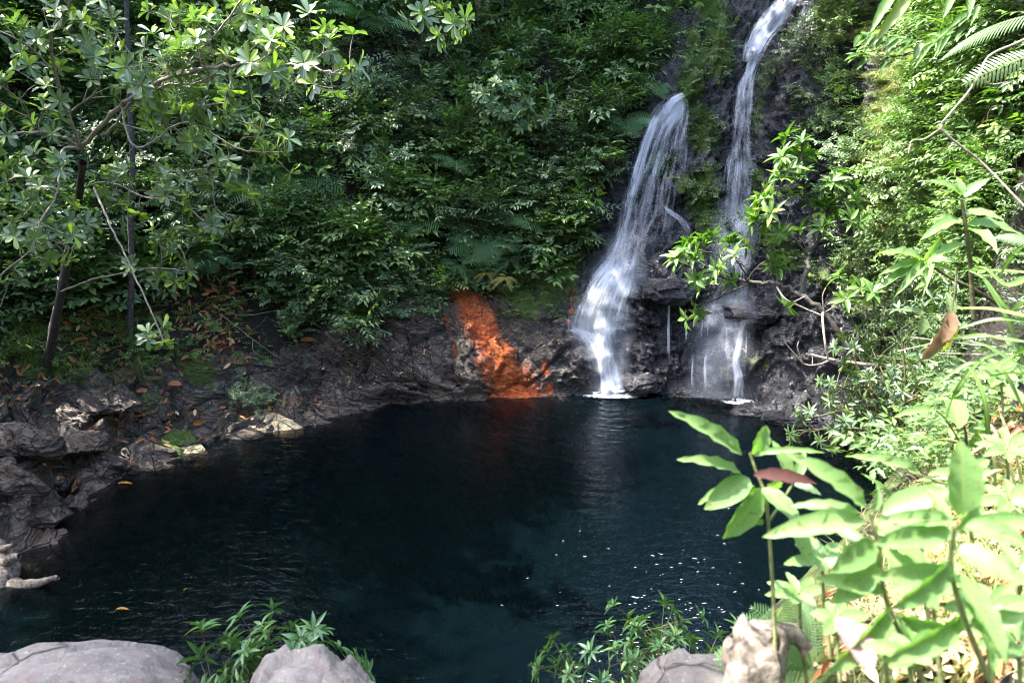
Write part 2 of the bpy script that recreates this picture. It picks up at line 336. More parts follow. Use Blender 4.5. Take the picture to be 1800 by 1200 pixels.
# bedding layers that dip towards the pool, right-hand down
bed_dir = norm(np.array([.42, -.25, .87])); s_ = (W1@bed_dir)*2.6 + fbm(P0*.5, 2)*.6
fr = s_ - np.floor(s_); layer = np.where(fr < .8, fr/.8, (1-fr)/.2)
s2 = (W1@bed_dir)*8.5 + fbm(P0*1.7+5, 2)*.8; fr2 = s2 - np.floor(s2); layer2 = np.where(fr2 < .75, fr2/.75, (1-fr2)/.25)
f1, f2, cid = worley(W1*1.15); f1b, f2b, cidb = worley(W1*3.1+7)
d = fbm(P0*.45, 3)*.22
d += leftr*(ridge(P0*10, 2)*.015 + (layer-.5)*.34 + (layer2-.5)*.13 + (cid-.5)*.32 - .12*np.exp(-((f2-f1)/.06)**2) + (cidb-.5)*.08 - .04*np.exp(-((f2b-f1b)/.07)**2))
d += np.clip(apron-leftr, 0, 1)*((layer-.5)*.10 + (cid-.5)*.24 + (cidb-.5)*.11 - .09*np.exp(-((f2-f1)/.06)**2) - .04*np.exp(-((f2b-f1b)/.07)**2) + ridge(P0*1.6, 3)*.10 + ridge(P0*5, 2)*.045 + ridge(P0*11, 2)*.02)
wr = P0*np.array([1, 1, .55])
d += fall*(ridge(wr*.95+2, 3)*.24 - .2 + (cid-.5)*.32*sstep(1.0, 2.5, ROW) + (cidb-.5)*.15 + ridge(P0*np.array([4.6, 4.6, 2.6]), 2)*.095 + ridge(P0*np.array([10, 10, 6.]), 2)*.034 - .05*np.exp(-((f2b-f1b)/.08)**2)*sstep(1, 2, ROW))
d += (1-rock)*fbm(P0*1.4, 3)*.10 + fbm(P0*6, 3)*.016 + rock*fbm(P0*13, 3)*.012
d *= (1 - .75*near)
d *= np.clip(1 - .75*np.exp(-(ROW/.35)**2), 0, 1)*np.where(ROW < -.4, .4, 1)
D = P0 + Nn*d[:, None]
# masks -------------------------------------------------
def near_poly(P, pts, w):
    """0..1 closeness to a polyline with a width per point"""
    best = np.zeros(len(P)); pts = np.asarray(pts); 
    for a in range(len(pts)-1):
        p, q = pts[a], pts[a+1]; e = q-p; t = np.clip(((P-p)@e)/(e@e), 0, 1); dd = np.linalg.norm(P - (p + t[:, None]*e), axis=1)
        best = np.maximum(best, np.clip(1.0 - dd/(w[a]*(1-t)+w[a+1]*t)*.5, 0, 1))
    return best
F4 = []
ii, jj = np.meshgrid(np.arange(NC), np.arange(NR-1), indexing='ij'); i2 = (ii+1) % NC
FT = np.stack([ii*NR+jj, i2*NR+jj, i2*NR+jj+1, ii*NR+jj+1], -1)                # (NC, NR-1, 4)
BV = BVHTree.FromPolygons([tuple(v) for v in D.tolist()], [tuple(f) for f in FT[:, ::1].reshape(-1, 4).tolist()])
def hit(px_, py_):
    dr = Vector(ray(px_, py_)).normalized(); h = BV.ray_cast(Vector(CAM), dr)
    if h[0] is None: return None, None
    n = h[1]
    if n.dot(dr) > 0: n = -n
    return np.array(h[0]), np.array(n)
def hp(px_, py_, off=0.0):
    p, n = hit(px_, py_); return p + n*off
rust = near_poly(D, [hp(812, 512), hp(840, 560), hp(868, 600), hp(884, 640), hp(898, 675), hp(905, 698)], [.24, .32, .34, .36, .38, .46])
rust = np.maximum(rust, near_poly(D, [hp(784, 560), hp(800, 625)], [.05, .07])*.9)
rust = np.maximum(rust, near_poly(D, [hp(958, 640), hp(965, 690)], [.07, .08])*.9)
rust = np.maximum(rust, near_poly(D, [hp(1008, 510), hp(1003, 565)], [.05, .06]))
rust = np.maximum(rust, near_poly(D, [hp(400, 590), hp(430, 680)], [.2, .18])*.40)
up = np.clip(Nn[:, 2], 0, 1)
moss = .22 + .25*fbm(P0*.9+31, 3)*1.0 - .3*(ROW < .25) - .25*(ROW < 0)
for (a, b, w, s) in [((1010,420),(985,490),.35,.95),((1000,340),(960,520),.5,.7),((890,500),(930,540),.4,.75),((1230,330),(1260,400),.5,.75),((1225,120),(1235,250),.5,.7),((1290,420),(1240,300),.4,.6),
                     ((1330,300),(1330,330),.15,.9),((1560,300),(1540,470),.9,.9),((1590,100),(1570,280),.9,.95),((340,640),(360,660),.25,.9),((60,640),(130,650),.3,.8),((1250,10),(1262,110),.5,.75),((1225,60),(1215,160),.4,.8),((1440,20),(1400,60),.4,.7),((1345,130),(1330,230),.3,.55),((300,780),(330,800),.2,.8),((1350,420),(1450,500),.35,.7),((1150,290),(1200,330),.25,.7)]:
    moss = np.maximum(moss, near_poly(D, [hp(*a), hp(*b)], [w, w])*s)
moss = moss + near*.26*(ROW > .2); moss *= np.where(rust > .4, 0, 1)
soil = (1-rock)*1.0 + .25*sstep(1.2, 2.4, ROW)*leftr*0 + near*.3
soil = np.where(ROW < -.1, 0, soil)
wet = np.clip(fall + apron*.75 + (ROW < .25)*1.0 + leftr*.7 + (rust > .3), 0, 1)*(1-near)
warm = 1 - sstep(5.2, 8.2, SEC)*(1-sstep(14, 15, SEC))
ATT = {'warm': warm, 'mask': np.stack([rust, moss, soil], 1), 'wet': wet}
def sheet(name, cmask, r0, r1, mat):
    """a piece of the terrain grid: columns where cmask is true, rows r0..r1"""
    jr = np.where((rowpar[:-1] >= r0) & (rowpar[:-1] < r1))[0]; ci = np.where(cmask)[0]
    f = FT[ci][:, jr].reshape(-1, 4)[:, ::-1]; used, inv = np.unique(f, return_inverse=True)
    o = obj(name, raw_mesh(name, D[used], inv.reshape(-1, 4), mat, True, {k: v[used] for k, v in ATT.items()}))
    return tag(o, kind='structure')
isf = (colsec >= 7.6) & (colsec < 13.6); isn = (colsec >= 15.5) & (colsec < 21.5)
sheet('pool_bed', np.ones(NC, bool), -3, 0, M_ROCK)
sheet('rock_cliff', isf, 0, 99, M_ROCK)
sheet('ground', isn, 0, 99, M_ROCK)
sheet('hillside', ~isf & ~isn, 0, 99, M_ROCK)
# terrain samples used for scattering
area_w = np.zeros(len(D)); cr_ = np.linalg.norm(np.cross(dv, du/2), axis=-1).ravel(); area_w = cr_

# ------------------------------------------------------------------ pool water
def water_mat():
    m, nt, out = new_mat('pool_water'); N = NT(nt); g = N.n('ShaderNodeNewGeometry').outputs['Position']
    h = N.math('ADD', N.noise(N.mapping(g, (1.0, 2.6, 1), (0, 0, .12)), 3.4, 3, .55, .5), N.math('MULTIPLY', N.noise(N.mapping(g, (1.0, 2.2, 1), (0, 0, -.15)), 11, 3, .55, .6), .32))
    dd = N.n('ShaderNodeVectorMath', operation='DISTANCE'); N.l(g, dd.inputs[0]); dd.inputs[1].default_value = (2.0, 13.0, 0); di = N.math('ADD', dd.outputs['Value'], N.math('MULTIPLY', N.noise(g, 1.5, 2), .5))
    rings = N.math('MULTIPLY', N.math('SINE', N.math('MULTIPLY', di, 24.0)), N.math('POWER', 2.0, N.math('MULTIPLY', di, -.75))); h = N.math('ADD', h, N.math('MULTIPLY', rings, .7))
    b = N.n('ShaderNodeBump'); b.inputs['Strength'].default_value = 1.0; b.inputs['Distance'].default_value = .014; N.l(h, b.inputs['Height'])
    fr = N.n('ShaderNodeFresnel'); fr.inputs['IOR'].default_value = 1.33; N.l(b.outputs[0], fr.inputs['Normal'])
    gl = N.n('ShaderNodeBsdfGlossy'); gl.inputs['Roughness'].default_value = .06; N.l(b.outputs[0], gl.inputs['Normal'])
    tr = N.n('ShaderNodeBsdfTransparent'); df = N.n('ShaderNodeBsdfDiffuse'); df.inputs[0].default_value = (.0011, .0038, .0053, 1)
    a = N.n('ShaderNodeMixShader'); a.inputs[0].default_value = .6; N.l(tr.outputs[0], a.inputs[1]); N.l(df.outputs[0], a.inputs[2])
    c = N.n('ShaderNodeMixShader'); N.l(fr.outputs[0], c.inputs[0]); N.l(a.outputs[0], c.inputs[1]); N.l(gl.outputs[0], c.inputs[2])
    N.l(c.outputs[0], out.inputs[0])
    v = N.n('ShaderNodeVolumeAbsorption'); v.inputs['Color'].default_value = (.62, .50, .36, 1); v.inputs['Density'].default_value = 8.0
    N.l(v.outputs[0], out.inputs[1]); return m
xs = np.linspace(-7.6, 7.6, 2); V = [(-8, 3.2, 0), (8, 3.2, 0), (8, 14, 0), (-8, 14, 0), (-8, 3.2, -4), (8, 3.2, -4), (8, 14, -4), (-8, 14, -4)]
F = [(0, 1, 2, 3), (7, 6, 5, 4), (0, 4, 5, 1), (1, 5, 6, 2), (2, 6, 7, 3), (3, 7, 4, 0)]
tag(obj('pool_water', raw_mesh('pool_water', V, F, water_mat(), False)), kind='structure')

# ------------------------------------------------------------------ waterfalls
def fall_mat():
    m, nt, out = new_mat('falling_water'); N = NT(nt)
    u = N.sep(N.attr('uvw').outputs['Vector']); r = N.attr('rnd').outputs['Fac']; dn = N.attr('dens').outputs['Fac']
    cb = N.n('ShaderNodeCombineXYZ'); N.l(N.math('MULTIPLY', u[1], 1.0), cb.inputs[0]); N.l(u[0], cb.inputs[1]); N.l(N.math('MULTIPLY', r, 37.0), cb.inputs[2])
    n1 = N.noise(N.mapping(cb.outputs[0], (11, .9, 1)), 1.0, 4, .6, .35); n2 = N.noise(N.mapping(cb.outputs[0], (42, 2.2, 1)), 1.0, 2, .6, .2)
    s = N.math('ADD', N.math('MULTIPLY', n1, .74), N.math('MULTIPLY', n2, .26))
    ed = N.math('MULTIPLY', N.math('SUBTRACT', 1.0, N.math('ABSOLUTE', u[2])), 2.4)
    e = N.math('ADD', ed, N.math('MULTIPLY', N.math('SUBTRACT', n1, .62), 3.2), True)
    t = N.math('SUBTRACT', N.math('ADD', s, N.math('MULTIPLY', dn, .40)), .735)
    a = N.math('MULTIPLY', N.math('MULTIPLY', N.math('MULTIPLY', t, 3.8, True), e), N.math('MULTIPLY', dn, .62, True), True)
    d = N.n('ShaderNodeBsdfDiffuse'); d.inputs[0].default_value = (.80, .84, .92, 1); tl = N.n('ShaderNodeBsdfTranslucent'); tl.inputs[0].default_value = (.80, .84, .92, 1)
    x = N.n('ShaderNodeMixShader'); x.inputs[0].default_value = .45; N.l(d.outputs[0], x.inputs[1]); N.l(tl.outputs[0], x.inputs[2])
    tr = N.n('ShaderNodeBsdfTransparent'); y = N.n('ShaderNodeMixShader'); N.l(a, y.inputs[0]); N.l(tr.outputs[0], y.inputs[1]); N.l(x.outputs[0], y.inputs[2])
    N.l(y.outputs[0], out.inputs[0]); return m
M_FALL = fall_mat()
def mist_mat():
    m, nt, out = new_mat('spray_mist'); N = NT(nt); g = N.n('ShaderNodeNewGeometry').outputs['Position']; u = N.sep(N.attr('uvw').outputs['Vector']); dn = N.attr('dens').outputs['Fac']
    e = N.math('SUBTRACT', 1.0, N.math('MULTIPLY', u[2], u[2]), True); a = N.math('MULTIPLY', N.math('MULTIPLY', N.math('MULTIPLY', e, e), dn), N.math('ADD', .25, N.noise(g, 2.5, 3, .5)))
    d = N.n('ShaderNodeBsdfDiffuse'); d.inputs[0].default_value = (.85, .89, .97, 1); tr = N.n('ShaderNodeBsdfTransparent'); y = N.n('ShaderNodeMixShader'); N.l(a, y.inputs[0]); N.l(tr.outputs[0], y.inputs[1]); N.l(d.outputs[0], y.inputs[2]); N.l(y.outputs[0], out.inputs[0]); return m
M_MIST = mist_mat()
def hitY(x, y):
    p, n = hit(x, y); return 16.0 if p is None else p[1]
def stream(name, path, parent=None, layers=3, free=0.0, off=.05, nu=15, step=7, spread=1.0, mat=None):
    """path rows: px, py, half width px, density.  The sheet follows the rock it runs over (free=0) or falls straight between its ends (free=1)."""
    path = np.array(path, float); q = catmull(path, 6); seg = np.r_[0, np.cumsum(np.linalg.norm(np.diff(q[:, :2], axis=0), axis=1))]
    n = max(4, int(seg[-1]/step)); t = np.linspace(0, seg[-1], n); q = np.stack([np.interp(t, seg, q[:, k]) for k in range(4)], 1)
    q[:, 3] *= np.where(q[:, 2] < 12, 1.25, 1.0)
    tan = norm(np.gradient(q[:, :2], axis=0)); nor = np.stack([-tan[:, 1], tan[:, 0]], 1)
    us = np.linspace(-1, 1, nu); V = []; Fq = []; R = []; U = []; Dn = []
    Y = np.array([[hitY(*(q[i, :2] + nor[i]*us[j]*q[i, 2])) for j in range(nu)] for i in range(n)])
    if free:
        Ys = np.linspace(1, 0, n)[:, None]**1.6*np.median(Y[0]) + (1-np.linspace(1, 0, n)[:, None]**1.6)*np.median(Y[-1]); Y = Y*(1-free) + np.minimum(Ys, Y)*free
    k = np.ones(7)/7; Yp = np.pad(Y, ((3, 3), (0, 0)), 'edge'); Y2 = np.stack([np.convolve(Yp[:, j], k, 'valid') for j in range(nu)], 1)
    Y2 = np.minimum(Y, Y2); Yq = np.pad(Y2, ((0, 0), (1, 1)), 'edge'); Y2 = np.minimum(Y, (Yq[:, :-2] + Yq[:, 1:-1] + Yq[:, 2:])/3)
    for L in range(layers):
        o = off + L*.05
        P = np.array([[at(*(q[i, :2] + nor[i]*us[j]*q[i, 2]*(1 - .06*L)), Y2[i, j] - o - .06*math.cos(us[j]*1.5)) for j in range(nu)] for i in range(n)])
        wm = np.linalg.norm(P[:, -1] - P[:, 0], axis=1)
        ln = np.r_[0, np.cumsum(np.linalg.norm(np.diff(P[:, nu//2], axis=0), axis=1))]
        b = len(V)*0 + sum(len(v) for v in V); V.append(P.reshape(-1, 3))
        i, j = np.meshgrid(np.arange(n-1), np.arange(nu-1), indexing='ij'); Fq.append((np.stack([i*nu+j, i*nu+j+1, (i+1)*nu+j+1, (i+1)*nu+j], -1).reshape(-1, 4)) + b)
        R.append(np.full(n*nu, rng.rand())); uu = np.zeros((n, nu, 3)); uu[..., 0] = ln[:, None]; uu[..., 1] = us[None]*wm.mean()*.5*spread; uu[..., 2] = us[None]; U.append(uu.reshape(-1, 3))
        fade = np.clip(.7+np.arange(n)/6., 0, 1)*np.clip(.75+(n-1-np.arange(n))/6., 0, 1)
        Dn.append(np.repeat(q[:, 3]*fade, nu))
    return obj(name, raw_mesh(name, np.vstack(V), np.vstack(Fq), mat or M_FALL, True, {'rnd': np.concatenate(R), 'uvw': np.vstack(U), 'dens': np.concatenate(Dn)}), parent)
w1 = thing('waterfall', 'arching white left-hand waterfall that leaps from the dark lip beside the fern slope', 'waterfall')
stream('falling_sheet', [(1205,171,13,1.1),(1193,180,20,1.1),(1177,199,27,.95),(1159,230,29,.8),(1146,265,27,.70),(1134,310,28,.64),(1122,355,30,.66),(1110,400,33,.72),(1097,445,36,.84),(1086,482,42,1.0)], w1, 2, .75)
stream('bright_edge', [(1176,182,12,1.0),(1156,205,12,.95),(1138,245,11,.85),(1124,290,11,.8),(1110,345,12,.8),(1098,400,13,.85),(1084,450,14,.9),(1070,480,15,.9)], w1, 1, .75, off=.14)
stream('veil', [(1200,182,16,.75),(1194,215,22,.7),(1182,270,30,.66),(1168,330,36,.62),(1155,390,38,.6),(1135,440,36,.55)], w1, 2, .5)
stream('side_strand', [(1163,358,5,.6),(1178,372,6,.8),(1196,385,7,.7),(1210,410,8,.5),(1216,450,9,.45),(1214,500,9,.3)], w1, 2, 0)
w2 = thing('waterfall', 'spreading lower cascade fanning over black rock to a white foot in the pool', 'waterfall')
stream('fan', [(1092,470,36,1.0),(1080,492,46,1.05),(1066,520,52,.85),(1056,550,56,.8),(1048,575,56,.9),(1052,594,46,.95)], w2, 3, .2)
stream('right_lobe', [(1108,478,18,.8),(1128,477,18,.7),(1146,482,12,.45),(1158,490,8,.3)], w2, 2, 0)
stream('foot', [(1052,578,40,.95),(1058,600,32,1.0),(1064,622,24,1.0),(1068,645,22,1.0),(1073,668,25,1.05),(1077,692,32,1.15)], w2, 3, 0)
stream('shelf_strand', [(998,576,6,.7),(1018,582,9,.95),(1038,592,11,1.0),(1052,606,12,.9)], w2, 2, 0)
stream('thin_strand', [(1022,590,8,.5),(1034,606,11,.5),(1046,628,12,.45),(1056,655,10,.4)], w2, 2, 0)
for nm, pt in (('mist', [(1075,500,40,.0),(1062,540,64,.12),(1060,580,72,.15),(1068,630,52,.12),(1076,690,44,.08)]), ('mist', [(1095,400,40,.0),(1088,440,56,.08),(1085,480,64,.11),(1080,520,60,.05)])): stream(nm, pt, w2, 2, 0, off=.2, mat=M_MIST)
w3 = thing('waterfall', 'tall narrow right-hand waterfall stepping down from the top of the picture over two ledges', 'waterfall')
stream('top_chute', [(1392,-12,20,1.0),(1376,14,24,1.0),(1356,38,27,1.0),(1338,62,26,1.05),(1326,90,24,.9),(1318,112,18,.85)], w3, 3, 0)
stream('middle_drop', [(1326,100,14,.9),(1318,128,13,1.0),(1311,155,18,.85),(1307,200,21,.75),(1304,250,23,.7),(1302,280,26,.75)], w3, 3, .3)
stream('lower_drop', [(1302,272,26,.8),(1300,300,32,.8),(1297,340,34,.72),(1294,380,34,.66),(1292,420,36,.6),(1288,470,40,.62),(1284,520,44,.55)], w3, 3, .3)
stream('side_chute', [(1420,12,8,.8),(1413,28,9,.8),(1406,44,7,.5)], w3, 2, 0)
w4 = thing('waterfall', 'thin lower right trickle running white down the sloping black rock into the pool', 'waterfall')
stream('spray_veil', [(1285,500,30,.6),(1278,530,40,.68),(1274,560,48,.66),(1262,600,50,.5),(1258,640,50,.47),(1262,690,44,.45)], w4, 2, 0)
stream('main_strand', [(1322,548,5,.4),(1308,562,6,.6),(1300,585,6,.85),(1297,610,7,.8),(1294,640,9,.85),(1298,665,11,.9),(1294,698,14,1.0)], w4, 2, 0)
stream('second_strand', [(1278,560,4,.6),(1279,600,5,.65),(1282,640,6,.55)], w4, 2, 0)
rr_ = np.random.RandomState(17)
for k in range(17):
    xx = 1205 + 135*rr_.rand(); y0 = 556 + (xx-1205)*.28 + rr_.uniform(-6, 8); y1 = y0 + rr_.uniform(14, 55); w = rr_.uniform(1.2, 2.6); d0 = rr_.uniform(.6, 1.0)
    stream('drip', [(xx, y0, w, d0), (xx-1, (y0+y1)/2, w*.8, d0), (xx-1, y1, w*.5, d0*.5)], w4, 1, 0, nu=3)
for xx, y0, y1 in [(1176,520,640),(1218,620,690),(1240,615,688)]: stream('drip', [(xx, y0, 3, .8), (xx-1, (y0+y1)/2, 3, .9), (xx, y1, 4, .6)], w4, 1, 0, nu=3)
stream('slope_film', [(1240,600,30,.45),(1225,640,38,.45),(1222,692,40,.42)], w4, 2, 0)
stream('ledge_film', [(1330,505,26,.35),(1310,535,34,.5),(1290,560,36,.45)], w4, 2, 0)

stream('mist', [(1290,490,40,.0),(1285,530,60,.11),(1272,575,66,.11),(1265,630,74,.09),(1262,700,80,.06)], w4, 2, 0, off=.2, mat=M_MIST)
stream('mist', [(1296,330,30,.0),(1294,380,46,.15),(1290,430,50,.17),(1288,480,40,.08)], w3, 2, 0, off=.2, mat=M_MIST)
# foam where the falls land, and flecks that stand in for sky glints and foam bubbles
def foam_mat():
    m, nt, out = new_mat('foam'); N = NT(nt); g = N.n('ShaderNodeNewGeometry').outputs['Position']; dn = N.attr('rnd').outputs['Fac']
    a = N.math('MULTIPLY', N.math('SUBTRACT', N.math('ADD', N.noise(g, 26, 4, .7), dn), .95), 5.0, True)
    d = N.n('ShaderNodeBsdfDiffuse'); d.inputs[0].default_value = (.85, .89, .95, 1); tr = N.n('ShaderNodeBsdfTransparent'); y = N.n('ShaderNodeMixShader')
    N.l(a, y.inputs[0]); N.l(tr.outputs[0], y.inputs[1]); N.l(d.outputs[0], y.inputs[2]); N.l(y.outputs[0], out.inputs[0]); return m
M_FOAM = foam_mat()
def foam_patch(cx, cy, rx, ry, dens):
    c = onz(cx, cy); n, k = 24, 8; V = []; R = []
    for i in range(k):
        for j in range(n):
            a = j/n*2*math.pi; f = i/(k-1); V.append((c[0]+math.cos(a)*rx*f, c[1]+math.sin(a)*ry*f, .012 + .03*(1-f)*math.sin(j*3.1+i)**2)); R.append(dens*(1-f**1.5))
    F = [(i*n+j, i*n+(j+1) % n, (i+1)*n+(j+1) % n, (i+1)*n+j) for i in range(k-1) for j in range(n)]
    return V, F, R
for nm, args, par in (('foam', (1076,691,1.05,.5,1.05), w2), ('foam', (1296,706,.5,.3,.9), w4), ('foam', (1190,699,1.3,.3,.38), w4)):
    V, F, R = foam_patch(*args); obj(nm, raw_mesh(nm, V, F, M_FOAM, True, {'rnd': R}), par)
gf = Geo(); r2 = np.random.RandomState(5); nf = 0
while nf < 210:
    x = r2.uniform(880, 1480); y = 860 + 345*r2.rand()**.7
    if r2.rand() > np.clip((x-860)/320, .12, 1)*np.clip((y-830)/250, .15, 1)*(.35 + .65*(math.sin(x*.02+y*.015) > 0)): continue
    c = onz(x, y); L = r2.uniform(.008, .028)*(1 + 1.5*(r2.rand() > .9)); w = L*r2.uniform(.10, .25); a = r2.uniform(-.35, .35)
    ang = np.arange(8)/8*2*math.pi; e = np.stack([np.cos(ang)*L*r2.uniform(.6, 1.2, 8), np.sin(ang)*w*r2.uniform(.5, 1.3, 8)], 1)
    X = c[0] + e[:, 0]*math.cos(a) - e[:, 1]*math.sin(a); Y = c[1] + e[:, 0]*math.sin(a) + e[:, 1]*math.cos(a)
    top = np.stack([X, Y, np.full(8, .010)], 1); cen = np.array([[c[0], c[1], .016]])
    V = np.vstack([top, cen]); gf.add(V, [(0, 1, 2, 8), (2, 3, 4, 8), (4, 5, 6, 8), (6, 7, 0, 8)], 1.0); nf += 1
m_fleck, nt_, out_ = new_mat('foam_glint'); d_ = nt_.nodes.new('ShaderNodeBsdfDiffuse'); d_.inputs[0].default_value = (.55, .58, .62, 1); t_ = nt_.nodes.new('ShaderNodeBsdfTransparent'); x_ = nt_.nodes.new('ShaderNodeMixShader'); x_.inputs[0].default_value = .55; nt_.links.new(t_.outputs[0], x_.inputs[1]); nt_.links.new(d_.outputs[0], x_.inputs[2]); nt_.links.new(x_.outputs[0], out_.inputs[0])
tag(obj('foam_glints', gf.mesh('foam_glints', m_fleck)), kind='stuff')

# ------------------------------------------------------------------ leaves and plant kit
def leaf_tpl(shape, nseg=4, droop=.18, fold=.12, petiole=.06, wave=0.0):
    t = np.linspace(0, 1, nseg+1)
    if shape == 'ell': w = np.sin(np.pi*np.clip(t, .02, .985))**.75
    elif shape == 'acu': w = np.clip(t, .004, 1)**.62*np.clip(1-t, .001, 1)**.80
    elif shape == 'obov': w = np.clip(t, .0, 1)**.9*np.clip(1-t, 0.0, 1)**.32*1.75 + .06
    elif shape == 'lan': w = np.clip(t+.02, 0, 1)**.6*np.clip(1.0-t, .002, 1)**.95*2.05
    else: w = np.full(nseg+1, 1.)
    w = np.maximum(w/ w.max(), .03); V = []; U = []
    for i in range(nseg+1):
        for y in (-1, 0, 1):
            V.append((petiole + t[i]*(1-petiole), y*w[i]*.5, -droop*t[i]**2 + fold*abs(y)*w[i]*.5 + wave*math.sin(i*2.3)*y*.1)); U.append((t[i], y*w[i]*.5, 0))
    F = [(i*3+c, i*3+3+c, i*3+4+c, i*3+1+c) for i in range(nseg) for c in (0, 1)]
    return np.array(V), np.array(F), np.array(U)
T_ELL = leaf_tpl('ell', 3); T_LAN = leaf_tpl('lan', 3, .25); T_OBO = leaf_tpl('obov', 5, .10, .14); T_ELL2 = leaf_tpl('ell', 2, .2); T_LAN2 = leaf_tpl('lan', 2, .25)
T_ELLH = leaf_tpl('acu', 11, .2, .16, wave=.22); T_LANH = leaf_tpl('lan', 9, .28, .16, wave=.3); T_OBOH = leaf_tpl('obov', 7, .08, .25)

M_DARK = leaf_mat('dark_leaf', (.020, .050, .022), (.060, .118, .044), (.14, .20, .06), .22, .32, .6)
M_MID = leaf_mat('mid_leaf', (.040, .098, .034), (.105, .185, .058), (.22, .30, .08), .30, .36, .55)
M_FRESH = leaf_mat('fresh_leaf', (.055, .13, .025), (.12, .23, .045), (.26, .36, .06), .35, .42, .5)
M_ROS = leaf_mat('waxy_leaf', (.10, .165, .075), (.20, .28, .12), (.34, .46, .07), .35, .28, .7, spots=.35)
M_FERN = leaf_mat('fern_leaf', (.09, .19, .075), (.16, .29, .11), None, .35, .5, .4)
M_YELLOW = leaf_mat('yellow_leaf', (.34, .30, .07), (.45, .36, .12), None, .35, .5, .4)
M_NEAR = leaf_mat('near_leaf', (.15, .29, .09), (.25, .41, .15), None, .48, .42, .5, veins=.22, spots=.6)
M_GRASS = leaf_mat('grass_blade', (.08, .17, .03), (.20, .27, .06), (.38, .33, .16), .35, .5, .4)
M_STRAW = leaf_mat('dry_grass', (.30, .23, .12), (.50, .42, .26), (.15, .22, .06), .3, .6, .3)
M_LITTER = leaf_mat('fallen_leaf', (.16, .05, .02), (.48, .17, .065), (.60, .40, .22), .1, .6, .35)
M_BARK = bark_mat('dark_bark', (.018, .015, .012), (.09, .08, .068)); M_PALEBARK = bark_mat('pale_bark', (.16, .13, .10), (.36, .31, .25), 45)
M_STEM = bark_mat('young_stem', (.10, .12, .04), (.24, .24, .10)); M_TWIG = bark_mat('green_twig', (.05, .055, .02), (.13, .11, .05)); M_DRIFT = bark_mat('driftwood', (.03, .024, .018), (.26, .215, .175), 30)

UPV = np.array([0, 0, 1.])
def rnd_unit(n, r=rng): return norm(r.normal(size=(n, 3)))
class Plant:
    """collects stems and leaves of one plant, then makes its two part meshes"""
    def __init__(s, tpl, r): s.t = tpl; s.g = Geo(); s.st = Geo(); s.r = r; s.p = []; s.x = []; s.n = []; s.s = []; s.w = []; s.c = []
    def leaf(s, p, x, n, ln, w, c=None): s.p.append(p); s.x.append(x); s.n.append(n); s.s.append(ln); s.w.append(w); s.c.append(s.r.rand() if c is None else c)
    def sprig(s, a, b, n, ln, wr, style='alt', droop=.1):
        """leaves along the twig a-b"""
        ax = norm(b-a); L = np.linalg.norm(b-a); side = norm(np.cross(ax, UPV) + 1e-3); upn = norm(np.cross(side, ax)); r = s.r
        if style == 'whorl':
            ph = r.rand()*6
            for k in range(n):
                an = ph + k*2*math.pi/n*1.03; el = r.uniform(.15, .75) if k % 2 else r.uniform(-.1, .4)
                e = norm(math.cos(an)*side + math.sin(an)*upn)*math.cos(el) + ax*math.sin(el) + UPV*.12
                s.leaf(b - ax*r.uniform(0, .03), e, norm(ax*1.0 + UPV*.5 - e*.3 + r.normal(size=3)*.15), ln*r.uniform(.7, 1.15), ln*wr*r.uniform(.85, 1.15))
            return
        for k in range(n):
            t = (k+.6)/n; sg = (1 if k % 2 else -1) if style != 'opp' else (1 if k % 2 else -1)
            if style == 'opp': t = (k//2*2+1.2)/n
            q = a + (b-a)*min(t, 1); e = side*sg*r.uniform(.6, 1.0) + ax*r.uniform(.45, .9) + UPV*r.uniform(-droop*3, droop)
            s.leaf(q, e, norm(UPV*.9 + upn*.4 + r.normal(size=3)*.28), ln*r.uniform(.65, 1.15), ln*wr*r.uniform(.85, 1.15))
        s.leaf(b, ax + r.normal(size=3)*.1, norm(UPV + r.normal(size=3)*.2), ln*r.uniform(.7, 1.0), ln*wr)
    def build(s, root, m_leaf, m_stem, origin=(0, 0, 0), stem_name='stem', leaf_name='foliage'):
        if s.p: s.g.inst(s.t, np.array(s.p), np.array(s.x), np.array(s.n), np.array(s.s), np.array(s.w), np.array(s.c))
        if s.st.V: obj(stem_name, s.st.mesh(stem_name, m_stem, origin), root)
        if s.g.V: obj(leaf_name, s.g.mesh(leaf_name, m_leaf, origin, False if s.t[0].shape[0] < 10 else True), root)
def shrub(seed, H=1.0, R=.7, nst=7, twigs=6, nl=9, ln=.10, wr=.4, style='alt', tpl=None, rad=.012, flat=.5):
    r = np.random.RandomState(seed); P = Plant(tpl or T_ELL, r)
    for k in range(nst):
        an = r.rand()*2*math.pi; rr = R*math.sqrt(r.rand()); h = H*(1 - .55*(rr/R)**2)*r.uniform(.6, 1.05)
        b = np.array([math.cos(an)*rr, math.sin(an)*rr, h]); mid = b*np.array([.35, .35, .6]) + r.normal(size=3)*.05*H
        st = catmull([np.zeros(3), mid, b], 5); P.st.tube(st, np.linspace(rad, rad*.3, len(st)), 4)
        for j in range(twigs):
            i = r.randint(4, len(st)); q = st[i] if j else b; d = norm(np.array([*r.normal(size=2), r.uniform(-.2, .8)*flat*2]) + norm(b*np.array([1, 1, .3]))*.7)
            e = q + d*ln*nl*.32*r.uniform(.7, 1.2); P.st.tube([q, (q+e)/2 + UPV*.01, e], [rad*.3, rad*.22, rad*.15], 3)
            P.sprig(q, e, nl, ln, wr, style)
    return P
